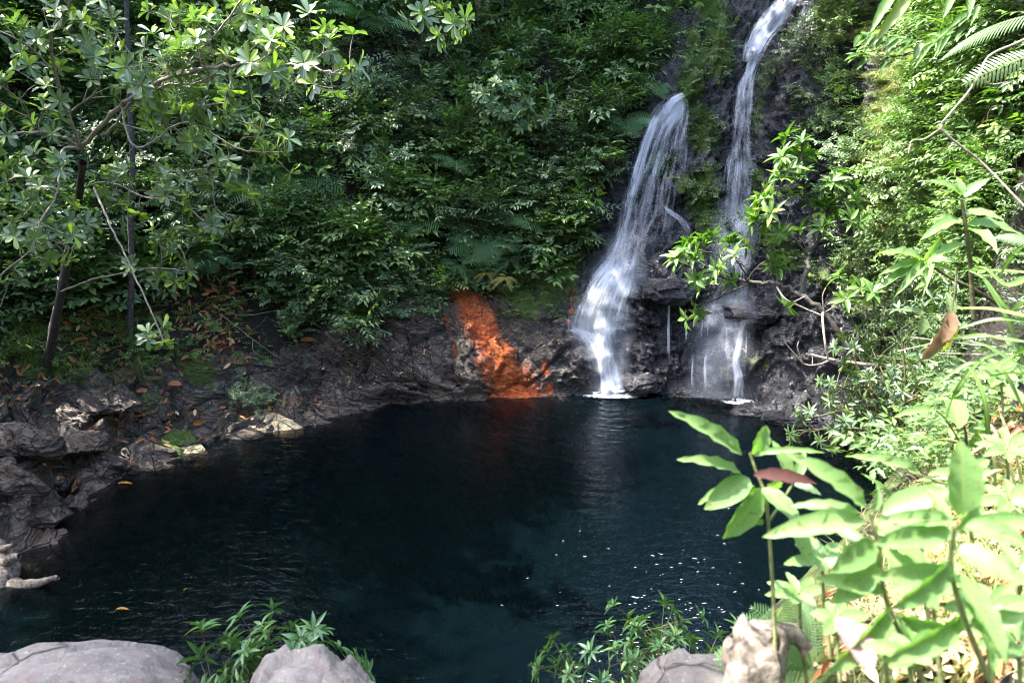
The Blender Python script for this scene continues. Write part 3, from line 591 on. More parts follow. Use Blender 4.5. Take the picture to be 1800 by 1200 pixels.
def frond_tpl(L=1.0, npair=18, wid=.36, bip=True, droop=.35, taper=.8):
    """a fern frond along +X"""
    V = []; F = []; U = []
    def quad(a, b, w, n):
        a = np.array(a); b = np.array(b); d = b-a; s_ = np.cross(d, n); s_ = s_/(np.linalg.norm(s_)+1e-9)*w; m = a + d*.4; k = len(V)
        V.extend([a, m - s_, b, m + s_]); F.append((k, k+1, k+2, k+3)); U.extend([(.5, .25, 0)]*4)
    def spine(t): return np.array([t*L*(1-.12*t), 0, -droop*L*t*t + .25*L*t*(1-t)])
    for i in range(npair):
        t = .12 + .86*i/npair; p = spine(t); pl = wid*L*(math.sin(math.pi*min(1, t*.85+.12))**taper)*(1 if i % 2 else .96)
        for sg in (-1, 1):
            d = norm(np.array([.38, sg*1.0, -.18])); e = p + d*pl; n = np.array([0, 0, 1.])
            if bip:
                m = 9
                for j in range(m):
                    f = (j+.5)/m; q = p + (e-p)*f + np.array([0, 0, -.06*pl*f*f]); l2 = pl*.21*(1-f)**.6 + .004
                    for s2 in (-1, 1): quad(q, q + norm(np.array([sg*.0+.75*s2, sg*.35, -.05]))*l2, l2*.27, n)
            else:
                k = len(V); s_ = np.cross(e-p, n); s_ = s_/(np.linalg.norm(s_)+1e-9)*L*.27/npair; m1 = p+(e-p)*.35+(0, 0, -.02*pl); m2 = p+(e-p)*.7+(0, 0, -.09*pl); e2 = e+(0, 0, -.22*pl)
                V.extend([p-s_*.5, p+s_*.5, m1-s_, m1+s_, m2-s_*.7, m2+s_*.7, e2-s_*.05, e2+s_*.05]); F.extend([(k, k+1, k+3, k+2), (k+2, k+3, k+5, k+4), (k+4, k+5, k+7, k+6)]); U.extend([(.5, .25, 0)]*8)
    n0 = len(V)
    for i in range(9):
        p = spine(i/8.); V.extend([p + (0, -.005*L, 0), p + (0, .005*L, 0)]); U.extend([(.5, 0, 0)]*2)
    for i in range(8): F.append((n0+2*i, n0+2*i+2, n0+2*i+3, n0+2*i+1))
    return np.array(V), np.array(F), np.array(U)
T_FROND = frond_tpl(npair=15, wid=.42, bip=False, droop=.3); T_FROND1 = frond_tpl(bip=False, npair=24, wid=.2, droop=.5); T_FRONDW = frond_tpl(bip=True, npair=12, wid=.45, droop=.25)
def fern_geo(seed, n=8, L=.6, tpl=None, el=(.2, .9), sector=2*math.pi):
    r = np.random.RandomState(seed); g = Geo(); an = (np.arange(n)/n - .5)*sector + r.uniform(-.25, .25, n) - math.pi/2; e = r.uniform(*el, n)
    X = np.stack([np.cos(an)*np.cos(e), np.sin(an)*np.cos(e), np.sin(e)], 1); Z = np.stack([-np.cos(an)*np.sin(e), -np.sin(an)*np.sin(e), np.cos(e)], 1)
    s = L*r.uniform(.75, 1.1, n); g.inst(tpl or T_FROND, np.zeros((n, 3)), X, Z, s); return g
def grass_geo(seed, n=40, L=.4, w=.008, spread=.08, bend=.8, out=.5, down=False):
    r = np.random.RandomState(seed); g = Geo(); V = []; F = []; R = []; U = []; k = 0; ns = 5
    for i in range(n):
        an = r.rand()*6.28; d = np.array([math.cos(an), math.sin(an), 0]); b = d*spread*r.rand(); b[:2] += r.normal(size=2)*spread*.4
        l = L*r.uniform(.5, 1.15); o = out*r.uniform(.4, 1.2); bd = bend*r.uniform(.5, 1.3); sd = np.array([-d[1], d[0], 0])*w*.5; c = r.rand()
        for j in range(ns+1):
            t = j/ns; p = b + d*l*(o*t + bd*.5*t*t) + UPV*l*((1-o*.3)*t - bd*.75*t*t) * (1 if not down else -.6); ww = (1-t**2)*.95 + .05
            V += [p - sd*ww, p + sd*ww + (0, 0, .002)]; R += [c, c]; U += [(t, -.3*ww, 0), (t, .3*ww, 0)]
        F += [(k+2*j, k+2*j+2, k+2*j+3, k+2*j+1) for j in range(ns)]; k += 2*ns+2
    g.add(np.array(V), np.array(F), np.array(R), np.array(U)); return g
def frame_on(n, mix=.45, r=rng):
    """rotation whose z leans out from the slope and whose -y looks downhill, with a random turn"""
    z = norm(UPV*(1-mix) + n*mix); down = norm(np.array([n[0], n[1], 0]) + 1e-4); y = norm(-(down - z*(down@z))); x = np.cross(y, z)
    return Matrix(((x[0], y[0], z[0]), (x[1], y[1], z[1]), (x[2], y[2], z[2])))
def place(root, p, n, scale=1.0, mix=.45, turn=None, r=rng):
    m = frame_on(n, mix).to_4x4() @ Matrix.Rotation(r.uniform(-3.1, 3.1) if turn is None else turn, 4, 'Z') @ Matrix.Scale(scale, 4); m.translation = Vector(p); root.matrix_world = m
def clone(root, label, loc=None):
    c = root.copy(); COL.objects.link(c); c['label'] = label
    for ch in root.children:
        d = ch.copy(); COL.objects.link(d); d.parent = c
        for g in ch.children:
            e = g.copy(); COL.objects.link(e); e.parent = d
    return c

# ------------------------------------------------------------------ undergrowth covering the slopes (nobody could count it)
def sprig_protos(style, nl, ln, wr, L, seed, tpl, k=8):
    out = []
    for q in range(k):
        P = Plant(tpl, np.random.RandomState(seed+q)); r = P.r
        e = np.array([0, 0, 0.]) + norm(np.array([r.uniform(-.5, .5), -1, r.uniform(-.1, .8)]))*L
        P.sprig(np.zeros(3), e, nl, ln, wr, style); P.sprig(e*.3, e*.3 + norm(np.array([r.choice([-1, 1])*1., -.5, .3]))*L*.7, max(3, nl-3), ln, wr, style)
        out.append((np.array(P.p), norm(np.array(P.x)), norm(np.array(P.n)), np.array(P.s), np.array(P.w)))
    return out
MKS = ATT['mask']
PXY = D - CAM; dep = PXY[:, 1]*CP - PXY[:, 2]*SP; SX = 900 + 1200*PXY[:, 0]/np.maximum(dep, .1); SY = 600 - 1200*(PXY[:, 1]*SP + PXY[:, 2]*CP)/np.maximum(dep, .1)
inframe = (SX > -80) & (SX < 1880) & (SY > -90) & (SY < 1250) & (dep > 1)
lowb = np.interp(SX, [-100, 0, 250, 420, 560, 650, 760, 800, 850, 930, 990, 1030, 1060], [560, 560, 520, 480, 555, 590, 520, 495, 500, 505, 480, 440, 330]) + 22*fbm(D*1.6+60, 2)
slope_ok = (SEC < 9) & (SY < lowb) & (SX < 1010 + np.interp(SY, [0, 180, 480], [240, 120, -10]) + 25*fbm(D*2+9, 2))
right_ok = (SEC > 12.2) & (SEC < 15.6) & (SX > 1345) & ~((SX < 1480) & (SY > 260)) & ~((SX > 1520) & (SX < 1640) & (SY < 420)) & ((SY < 500) | (SEC > 13.4))
left_behind = (SEC < 2.2) & (ROW > 2.6)
lump = np.clip(.5 + 1.1*fbm(D*.75+13, 2), 0, 1.2)
def scatter(n, mask, seed):
    r = np.random.RandomState(seed); w = area_w*mask; w = w/w.sum(); return r.choice(len(D), n, p=w), r
def undergrowth(n, mask, protos, tpl, mat, seed, thick=.5, sc=(.8, 1.6)):
    idx, r = scatter(n, mask, seed); g = Geo(); pid = r.randint(len(protos), size=n)
    for k, (p, x, nn, s, w) in enumerate(protos):
        I = idx[pid == k]
        if not len(I): continue
        N_ = Nn[I]; base = D[I] + N_*(r.rand(len(I))*thick*lump[I])[:, None] + r.normal(size=(len(I), 3))*.03
        an = np.arctan2(N_[:, 1], N_[:, 0]) + math.pi/2 + r.normal(size=len(I))*.8; c, s_ = np.cos(an), np.sin(an); S_ = r.uniform(*sc, len(I))
        tl = r.normal(size=len(I))*.55; ct, st_ = np.cos(tl), np.sin(tl)
        def rot(v):
            v = np.stack([np.tile(v[None, :, 0], (len(I), 1)), ct[:, None]*v[None, :, 1] - st_[:, None]*v[None, :, 2], st_[:, None]*v[None, :, 1] + ct[:, None]*v[None, :, 2]], -1)
            return np.stack([c[:, None]*v[..., 0] - s_[:, None]*v[..., 1], s_[:, None]*v[..., 0] + c[:, None]*v[..., 1], v[..., 2]], -1)
        pos = (base[:, None] + rot(p)*S_[:, None, None]).reshape(-1, 3); X = rot(x).reshape(-1, 3); Z = rot(nn).reshape(-1, 3)
        sc_ = (S_[:, None]*s[None]).ravel(); wd = (S_[:, None]*w[None]).ravel()
        rr = np.clip(np.repeat(r.rand(len(I)), len(p))*.7 + r.rand(len(pos))*.3, 0, 1); g.inst(tpl, pos, X, Z, sc_, wd, rr)
    o = obj('undergrowth', g.mesh('undergrowth', mat, smooth=False)); tag(o, kind='stuff'); return o
topdark = 1 - .9*np.exp(-(((SX-610)/150)**2 + ((SY-140)/120)**2)) - .6*np.exp(-(((SX-760)/70)**2 + ((SY-60)/80)**2)) - .5*np.exp(-(((SX-1000)/60)**2 + ((SY-250)/60)**2))  # thins plants over near-black soil to imitate shaded hollows
patch2 = lambda s: np.clip(topdark, .04, 1)*(.03 + np.clip(.35 + 2.2*fbm(D*1.0+s, 2), 0, 1.4)**2.8)
pA = sprig_protos('alt', 9, .105, .40, .30, 100, T_ELL2); pB = sprig_protos('opp', 10, .085, .34, .34, 200, T_LAN2); pC = sprig_protos('alt', 7, .15, .42, .34, 300, T_ELL2)
patch = lambda s: np.clip(topdark, .04, 1)*(.03 + np.clip(.45 + 1.9*fbm(D*.8+s, 2), 0, 1.3)**1.7)
undergrowth(4300, slope_ok*inframe*patch(3), pA, T_ELL2, M_DARK, 1, .85)
undergrowth(3300, slope_ok*inframe*patch(50), pB, T_LAN2, M_DARK, 2, .75)
undergrowth(3200, slope_ok*inframe*patch2(90), pC, T_ELL2, M_MID, 3, .9)
undergrowth(2100, slope_ok*inframe*patch2(70), pB, T_LAN2, M_MID, 4, .85)
undergrowth(550, slope_ok*inframe*patch2(130), pC, T_ELL2, M_FRESH, 20, 1.0)
undergrowth(2600, right_ok*inframe, pA, T_ELL2, M_DARK, 5, .4, (.6, 1.0))
undergrowth(1400, right_ok*inframe, pB, T_LAN2, M_MID, 6, .4, (.6, 1.1))
undergrowth(2200, (SEC > 14.2)*(SEC < 15.7)*(ROW > 2.2)*((SX > 1630) | (SY > 330))*(SX > 1560)*(SY < 480)*inframe, pA, T_ELL2, M_FRESH, 9, .5, (.5, .95))
undergrowth(5000, ((SEC < 9) | (SEC > 13) & (SEC < 16.2))*(ROW > 2.5)*(~inframe)*((dep > 11) | (dep < -2))*(SEC < 14.3), pC, T_ELL2, M_DARK, 7, 1.2, (1.6, 2.8))
undergrowth(1500, (SEC > 13.6)*(SEC < 15.7)*(ROW > .3)*(SY > 460)*(SX > 1505)*inframe, sprig_protos('whorl', 8, .065, .3, .2, 500, T_LAN2), T_LAN2, M_DARK, 13, .5)  # darker leaf colour stands in for shade on the lower right bank
undergrowth(600, (SEC > 15.1)*(SEC < 17.2)*(SY > 660)*(ROW < 4.6)*(SX > 1625)*inframe, pB, T_LAN2, M_MID, 10, .35, (.35, .8))
undergrowth(500, (SEC > 15.1)*(SEC < 17.2)*(SX > 1600)*(SY > 660)*(ROW < 5.5)*inframe, pA, T_ELL2, M_MID, 11, .3, (.35, .7))
undergrowth(900, (SX > 1000)*(SX < 1500)*(SY < 470)*(MKS[:, 1] > .45)*(fall > .5), sprig_protos('alt', 9, .045, .4, .14, 410, T_ELL2), T_ELL2, M_MID, 12, .15)
undergrowth(620, (SX < 470)*(SX > -60)*(SY > 430)*(SY < 640)*(SEC < 5)*inframe, pB, T_LAN2, M_FRESH, 14, .2, (.35, .8))
undergrowth(260, (SX < 560)*(SX > -60)*(SY > 600)*(SY < 800)*(SEC < 5)*(ROW > .3)*inframe, sprig_protos('whorl', 7, .05, .35, .1, 520, T_LAN2), T_LAN2, M_MID, 15, .1, (.5, 1.0))
undergrowth(360, (SX > 870)*(SX < 1030)*(SY > 420)*(SY < 560)*(SEC < 9)*inframe, sprig_protos('alt', 8, .05, .4, .14, 530, T_ELL2), T_ELL2, M_MID, 16, .15, (.5, 1.2))
undergrowth(900, (SEC > 14.4)*(SEC < 17)*(SX > 1690)*(SX < 1880)*(SY > -60)*(SY < 520)*(dep > 1), pB, T_LAN2, M_MID, 17, .35, (.30, .6))
undergrowth(500, (SEC > 14.4)*(SEC < 17)*(SX > 1640)*(SX < 1880)*(SY > 450)*(SY < 720)*(dep > 1), pA, T_ELL2, M_DARK, 18, .3, (.25, .5))  # dark leaves put the hollow's shade into the colour
undergrowth(1300, (SEC < 3)*(ROW > 2.3)*(ROW < 6)*(~inframe)*(dep > 3), pA, T_ELL2, M_MID, 19, .6, (.9, 1.5))
undergrowth(700, (SX > 540)*(SX < 780)*(SY > 440)*(SY < 560)*(SEC < 8)*1.0, sprig_protos('alt', 9, .045, .4, .16, 400, T_ELL2), T_ELL2, M_MID, 8, .25)

# ------------------------------------------------------------------ single shrubs on the slopes
SH = {}
def proto(kind, k):
    if (kind, k) in SH: return SH[(kind, k)], False
    sd = 1000 + hash_[kind]*10 + k
    spec = dict(
        broad=(shrub(sd, .95, .75, 9, 7, 9, .115, .40, 'alt', T_ELL), M_MID), dark=(shrub(sd, .95, .75, 9, 7, 9, .11, .40, 'alt', T_ELL), M_DARK),
        fresh=(shrub(sd, .8, .65, 8, 7, 9, .10, .38, 'alt', T_ELL), M_FRESH), small=(shrub(sd, .6, .55, 10, 8, 11, .055, .38, 'opp', T_LAN), M_MID),
        feather=(shrub(sd, .8, .7, 11, 9, 9, .065, .30, 'whorl', T_LAN), M_DARK), lance=(shrub(sd, .9, .7, 8, 7, 8, .15, .27, 'whorl', T_LAN), M_MID),
        bright=(shrub(sd, 1.1, .9, 11, 8, 9, .13, .40, 'whorl', T_ELL), M_MID), rightleaf=(shrub(sd, .8, .7, 8, 6, 8, .14, .34, 'alt', T_ELL), M_FRESH))[kind]
    SH[(kind, k)] = spec; return spec, True
hash_ = dict(broad=1, dark=2, fresh=3, small=4, feather=5, lance=6, bright=7, rightleaf=8)
PR = {}
def put_shrub(kind, x, y, sc, label, group=None, name=None, mix=.5):
    k = int(x*7 + y*3) % 3; name = name or {'small': 'low_shrub', 'lance': 'long_leaved_shrub', 'feather': 'feathery_shrub'}.get(kind, 'shrub')
    p, n = hit(x, y)
    if p is None: return
    if (kind, k) in PR:
        src = PR[(kind, k)]; root = clone(src, label); root.name = name
    else:
        (P, m), _ = proto(kind, k); root = thing(name, label, 'shrub'); P.build(root, m, M_TWIG); PR[(kind, k)] = root
    if group: root['group'] = group
    elif 'group' in root: del root['group']
    place(root, p + n*.08, n, sc*(1.35 if x < 1200 else 1.1 if x < 1660 else .62), mix)
    return root
G1 = 'shrubs growing on the slope'
SHRUBS = [
 ('bright', 885, 265, 1.0, 'big light green shrub catching the light in the middle of the dark slope'),
 ('bright', 905, 225, .75, 'upper bushy crown of pointed leaves just below the two slim trunks'),
 ('broad', 800, 285, .75, 'mid green shrub at the left foot of the big light green shrub'),
 ('fresh', 1060, 110, .95, 'yellowish climbing shrub high on the slope left of the arching waterfall lip'),
 ('fresh', 1100, 60, .8, 'pale green shrub at the top edge left of the tall narrow waterfall'),
 ('broad', 1010, 60, .9, 'green shrub hanging at the top edge right of the two slim trunks'),
 ('dark', 1040, 210, .8, 'dark shrub on the slope just left of the arching waterfall lip'),
 ('dark', 1000, 290, .7, 'dark shrub beside the fern near the left side of the arching waterfall'),
 ('broad', 985, 445, .7, 'glossy green shrub overhanging the black rock left of the lower waterfall'),
 ('broad', 925, 420, .65, 'leafy green shrub between the drooping fern and the rock left of the waterfall'),
 ('dark', 940, 340, .7, 'dark shrub above the drooping ferns in the middle right of the slope'),
 ('dark', 830, 350, .6, 'low dark shrub directly above the drooping bipinnate fern pair'),
 ('broad', 765, 420, .65, 'bright green shrub left of the drooping fern pair above the orange streak'),
 ('broad', 690, 320, .8, 'mid green shrub above the large green fern in the centre left of the slope'),
 ('fresh', 745, 300, .5, 'small lime shrub standing out above the centre of the slope'),
 ('dark', 640, 250, .8, 'dark shrub under the deep shadow right of the round leaved branch tip'),
 ('dark', 560, 230, .8, 'dark shrub directly below the tip of the long round leaved branch'),
 ('broad', 650, 185, .6, 'small leafy shrub in the dark gap right of the branch tip'),
 ('dark', 730, 210, .9, 'dark bush left of the big light green shrub, below the hanging thin vine'),
 ('dark', 700, 120, .9, 'dark bush below the grey leaved branch at the top of the slope'),
 ('dark', 820, 170, .6, 'dark bush at the foot of the two slim trunks'),
 ('broad', 590, 420, .8, 'light green shrub above the grassy hump left of the orange streak'),
 ('fresh', 500, 400, .8, 'bright leafy shrub right of the round leaved tree, above the leaf litter'),
 ('fresh', 470, 440, .6, 'bright shrub with pale hanging leaves over the brown litter bank'),
 ('broad', 545, 480, .7, 'mid green shrub just left of the grassy hump'),
 ('fresh', 620, 470, .6, 'yellow green shrub in the middle of the grassy hump left of the orange streak'),
 ('broad', 640, 560, .55, 'green shrub hanging over the grey rock ledge left of the orange streak'),
 ('broad', 570, 560, .6, 'leafy shrub draped over the shaded rock hollow below the grassy hump'),
 ('broad', 505, 530, .55, 'green shrub above the bare twig fan on the dark rock'),
 ('small', 700, 500, .8, 'small leaved low shrub on the right part of the grassy hump'),
 ('small', 670, 470, .8, 'small leaved low shrub on top of the grassy hump'),
 ('small', 600, 510, .8, 'small leaved low shrub on the left part of the grassy hump'),
 ('dark', 470, 240, .9, 'dark green shrub behind the round leaved tree, left of the single fern'),
 ('broad', 400, 300, .8, 'leafy shrub behind the hanging twigs of the round leaved tree'),
 ('broad', 330, 260, .9, 'mid green shrub seen through the middle of the round leaved tree'),
 ('fresh', 290, 190, .9, 'sunlit shrub seen just right of the thin grey trunk, high up'),
 ('fresh', 390, 130, .8, 'light green shrub behind the long bare branch at upper left'),
 ('fresh', 340, 60, 1.0, 'light shrub at the top edge right of the thin grey trunk'),
 ('broad', 430, 60, .9, 'green shrub near the top edge left of the dark hollow'),
 ('fresh', 40, 130, .9, 'yellowish small leaved shrub at the left edge near the top'),
 ('broad', 60, 60, 1.0, 'shrub in the upper left corner behind the thick lichened trunk'),
 ('broad', 190, 140, .9, 'green shrub between the thick lichened trunk and the thin grey trunk'),
 ('broad', 60, 300, .8, 'green shrub at the left edge behind the leaning dark trunk'),
 ('dark', 180, 330, .8, 'dark shrub between the leaning dark trunk and the thin grey trunk'),
 ('dark', 30, 420, .8, 'dark shrub low at the left edge behind the pale crossing branch'),
 ('broad', 200, 430, .6, 'low green shrub at mid height between the two left trunks'),
 ('broad', 300, 420, .6, 'green shrub just above the brown litter patch, right of the thin grey trunk'),
 ('small', 435, 700, .6, 'little tufted shrub growing from a crack above the pale slab'),
 ('small', 505, 600, .6, 'low grey green shrub trailing on the dark rock below the bare twigs'),
 ('dark', 1390, 120, .6, 'dark leafy climber on the cliff right of the tall narrow waterfall, upper part'),
 ('dark', 1430, 90, .7, 'dark leafy climber under the grass fringe at the cliff top'),
 ('broad', 1460, 170, .6, 'glossy climber in the middle of the cliff right of the tall narrow waterfall'),
 ('dark', 1440, 230, .6, 'dark climber hanging above the bright lance leaved sapling'),
 ('broad', 1500, 280, .6, 'leafy climber at the foot of the mossy cliff wall'),
 ('dark', 1490, 360, .6, 'shaded shrub behind the bright lance leaved sapling'),
 ('fresh', 1500, 60, .6, 'pale shrub on the cliff top under the yellow green twig'),
 ('feather', 1530, 500, .8, 'feathery dark shrub uppermost on the shaded right bank behind the bare branch'),
 ('feather', 1590, 540, .8, 'feathery dark shrub behind the hanging dead leaf'),
 ('feather', 1545, 575, .7, 'feathery dark shrub just left of the leaning mossy stem on the right bank'),
 ('feather', 1560, 620, .8, 'feathery dark shrub above the pale horizontal branch'),
 ('feather', 1535, 680, .7, 'feathery green shrub between the pale branch and the sloping black rock'),
 ('feather', 1520, 742, .7, 'feathery green shrub leaning over the right end of the pool'),
 ('feather', 1560, 740, .9, 'large feathery shrub above the brown shallows on the right'),
 ('feather', 1610, 770, .9, 'feathery shrub nearest the moss clump on the right bank'),
 ('rightleaf', 1560, 400, .8, 'broad leaved shrub behind the upper leaf whorls on the right bank'),
 ('rightleaf', 1640, 390, .8, 'broad leaved shrub on the right slope below the mossy wall'),
 ('rightleaf', 1700, 430, .7, 'shrub with pale shiny leaves around the right leaf whorl'),
 ('rightleaf', 1600, 470, .7, 'shrub of pale leaves just above the feathery dark shrubs'),
 ('rightleaf', 1620, 250, .8, 'dense sunlit shrub covering the mossy wall on the right'),
 ('rightleaf', 1570, 330, .7, 'sunlit small shrub at the lower edge of the mossy wall'),
 ('rightleaf', 1680, 170, .7, 'sunlit shrub under the big pale fern frond'),
 ('rightleaf', 1610, 90, .7, 'yellow green shrub at the top right behind the long diagonal branch'),
 ('rightleaf', 1690, 60, .7, 'yellow green shrub in the top right corner left of the fern frond'),
 ('rightleaf', 1770, 280, .55, 'bright shrub at the right edge below the brown root mass'),
 ('rightleaf', 1730, 360, .55, 'bright leafy shrub between the root mass and the right leaf whorl'),
 ('broad', 1235, 350, .35, 'tuft of green leaves on the rock between the two waterfalls, lower'),
 ('broad', 1180, 300, .3, 'small mossy plant behind the veil of the arching waterfall'),
 ('broad', 1225, 210, .3, 'tuft of leaves at the top of the rock rib between the two waterfalls'),
 ('small', 1300, 390, .5, 'tiny fern like tuft at the foot of the tall narrow waterfall'),
]
for kind, x, y, sc, lab in SHRUBS: put_shrub(kind, x, y, sc, lab, G1 if x < 1200 else 'shrubs growing on the right bank')

# ------------------------------------------------------------------ ferns on the slope
FM = {}
def put_fern(x, y, L, label, kind='green', n=7, el=(.1, .8), sector=math.pi*1.3, tpl=None, off=.05):
    p, nn = hit(x, y); key = (kind, n, id(tpl))
    if key in FM: root = clone(FM[key], label)
    else:
        root = thing('fern', label, 'fern'); g = fern_geo(int(x), n, 1.0, tpl, el, sector); obj('fronds', g.mesh('fronds', M_YELLOW if kind == 'yellow' else M_FERN, smooth=False), root); FM[key] = root
    root['group'] = 'ferns on the slope'; place(root, p + nn*(off+.35), nn, L*1.3, .45, rng.uniform(-.3, .3)); return root
for x, y, L, lab in [(535, 320, .75, 'broad lacy fern on the slope right of the round leaved tree'), (740, 385, .6, 'lacy green fern hanging in the centre left of the slope'),
  (846, 410, .65, 'drooping lacy fern, left one of the pair above the orange streak'), (905, 395, .6, 'drooping lacy fern, right one of the pair above the orange streak'),
  (470, 330, .7, 'yellowing fern left of the broad lacy fern'), (640, 60, .9, 'bluish fern fronds near the top edge beside the leafy overhanging branch'), (560, 40, .9, 'dark fern fronds at the top edge left of the bluish fern'),
  (985, 335, .5, 'fern beside the moss left of the arching waterfall'), (690, 330, .6, 'fern half hidden between shrubs left of centre'), (1130, 130, .5, 'small fern under the climbing shrub near the waterfall lip'),
  (800, 300, .5, 'dark fern under the big light green shrub'), (1090, 200, .5, 'palm like fern just left of the arching waterfall top'), (330, 470, .5, 'fern beside the brown leaf litter')]:
    put_fern(x, y, L, lab)
for x, y, L, lab in [(838, 475, .4, 'green fern with simple fronds right above the orange streak'), (890, 470, .4, 'green fern with simple fronds right of the top of the orange streak'), (800, 460, .45, 'green fern left above the orange streak'), (720, 440, .4, 'fern of simple fronds on the right of the grassy hump')]:
    put_fern(x, y, L, lab, 'simple', 8, (-.1, .9), math.pi*1.5, T_FROND1)
for x, y, L, lab in [(885, 505, .32, 'yellowing fern with pale brown tips beside the orange streak'), (850, 500, .26, 'small yellow fern at the top of the orange streak')]:
    put_fern(x, y, L, lab, 'yellow', 6, (-.4, .7), math.pi*1.5, T_FROND1)

# ------------------------------------------------------------------ forest trees whose crowns shade the slope
def crown_geo(seed, R, n, ln=.2, H=.7, nclump=26):
    r = np.random.RandomState(seed); g = Geo(); c = rnd_unit(nclump, r)*r.uniform(.35, 1.0, (nclump, 1))*np.array([R, R, R*H]); k = r.randint(nclump, size=n)
    q = c[k] + r.normal(size=(n, 3))*np.array([.26, .26, .14])*R*.55; X = rnd_unit(n, r)*np.array([1, 1, .5]); Z = UPV + r.normal(size=(n, 3))*.45
    g.inst(T_ELL2, q, X, Z, ln*r.uniform(.7, 1.3, n), ln*.45, (k/nclump*.6 + r.rand(n)*.4)); return g, c
def tree(name, label, base, top, rad, R, n, seed, bark, leaf=None, group=None, lean=None, ln=.2):
    base = np.array(base, float); top = np.array(top, float); root = thing(name, label, 'tree', base, group)
    r = np.random.RandomState(seed); t = np.linspace(0, 1, 9)[:, None]; pts = base + (top-base)*t + r.normal(size=(9, 3))*.05*np.array([1, 1, 0])*np.sin(t*3.14); pts[0] -= (0, 0, .3)
    g = Geo(); g.tube(pts, np.linspace(rad*1.15, rad*.5, 9), 9, smooth=5)
    cg, c = crown_geo(seed, R, n, ln)
    for j in range(7):
        e = top + c[j]*.8; m = (top - (top-base)*.12 + e)/2 + (0, 0, .2); g.tube([top - (top-base)*.12, m, e], [rad*.4, rad*.22, rad*.08], 5, smooth=4)
    obj('trunk', g.mesh('trunk', bark, base), root)
    for i in range(len(cg.V)): cg.V[i] = cg.V[i] + top
    obj('crown', cg.mesh('crown', leaf or M_DARK, base, False), root); return root
def up_tree(x, y, topx, topz, rad, R, n, seed, label, bark, dy=0, name='forest_tree', ln=.22):
    p, nn = hit(x, y); u = at(topx, -40, p[1]+dy); b = p
    d = (u - b); t = (topz - b[2])/max(.5, d[2]); return tree(name, label, b, b + d*t, rad, R, n, seed, bark, None, 'forest trees above the slope', ln=ln)
up_tree(143, 48, 128, 13.5, .085, 3.2, 4200, 31, 'thick dark trunk with white lichen in the upper left corner', M_BARK)
up_tree(845, 90, 838, 15, .075, 2.6, 3600, 32, 'left one of the two slim mossy trunks at the top of the slope', M_TWIG)
up_tree(860, 96, 856, 15.5, .07, 2.4, 3000, 33, 'right one of the two slim mossy trunks at the top of the slope', M_TWIG)
up_tree(636, 45, 634, 15.5, .09, 3.0, 4200, 34, 'dark trunk at the top edge beside the bluish fern', M_BARK)
up_tree(455, 60, 448, 14.5, .10, 3.0, 4200, 35, 'dark trunk at the top edge above the long round leaved branch', M_BARK)
up_tree(885, 70, 880, 15, .03, 1.6, 1500, 36, 'very thin trunk at the top edge right of the slim mossy pair', M_BARK)
for k, (bx, by, tz, R) in enumerate([(-9.8, 12.8, 15, 3.4), (-3.5, 19, 17, 3.6), (1.0, 20.5, 18, 3.6), (5.5, 21.5, 19, 3.2), (-11.5, 7, 15, 3.6), (-7.8, 3.6, 13.5, 2.2), (-10.8, 10.2, 10.6, 2.9), (-3.6, 18.6, 11.6, 2.6), (-.4, 19.2, 12.2, 2.6), (9.5, 15, 18, 3.0), (-1.0, 22, 19, 3.5), (-6, -5.5, 15, 3.6), (-1, -8, 17, 4), (5, -7, 17, 4), (10, -1, 17, 3.4), (-11, 0, 15, 3.4)]):  # unseen trees added to block sun and low sky
    h = BV.ray_cast(Vector((bx, by, 40)), Vector((0, 0, -1)))[0]; b = np.array(h) if h is not None else np.array([bx, by, 9.])
    tree('forest_tree', 'unseen tall forest tree added out of view to shade the gorge', b, b*np.array([.93, .93, 0]) + (0, -.6, tz), .14, R, 5200, 50+k, M_BARK, None, 'unseen trees added for shade', ln=.26)

h = BV.ray_cast(Vector((-.6, 19.0, 40)), Vector((0, 0, -1)))[0]  # unseen leaning tree added to shade the right end of the pool
tree('forest_tree', 'unseen leaning forest tree added over the pool to shade the right bank', np.array(h), (-.4, 11.2, 12.6), .12, 1.9, 2600, 88, M_BARK, None, 'unseen trees added for shade', ln=.22)
# thin trunk in front of the left bank
p0, n0 = hit(230, 612); root = thing('slim_tree', 'thin straight grey trunk standing right of the leaning dark trunk on the left bank', 'tree', p0)
g = Geo(); g.tube([p0 - (0, 0, .2)] + [at(x, y, p0[1] - .5*k*.12) for k, (x, y) in enumerate([(229, 560), (232, 470), (229, 380), (233, 290), (229, 200), (226, 100), (222, 0), (219, -120), (222, -260)])], np.linspace(.05, .03, 10), 7, smooth=5)
obj('trunk', g.mesh('trunk', M_BARK, p0), root); tp = at(222, -260, p0[1]-.5); cg, _ = crown_geo(71, 2.2, 2600, .18)
for i in range(len(cg.V)): cg.V[i] = cg.V[i] + tp
obj('crown', cg.mesh('crown', M_MID, p0, False), root)

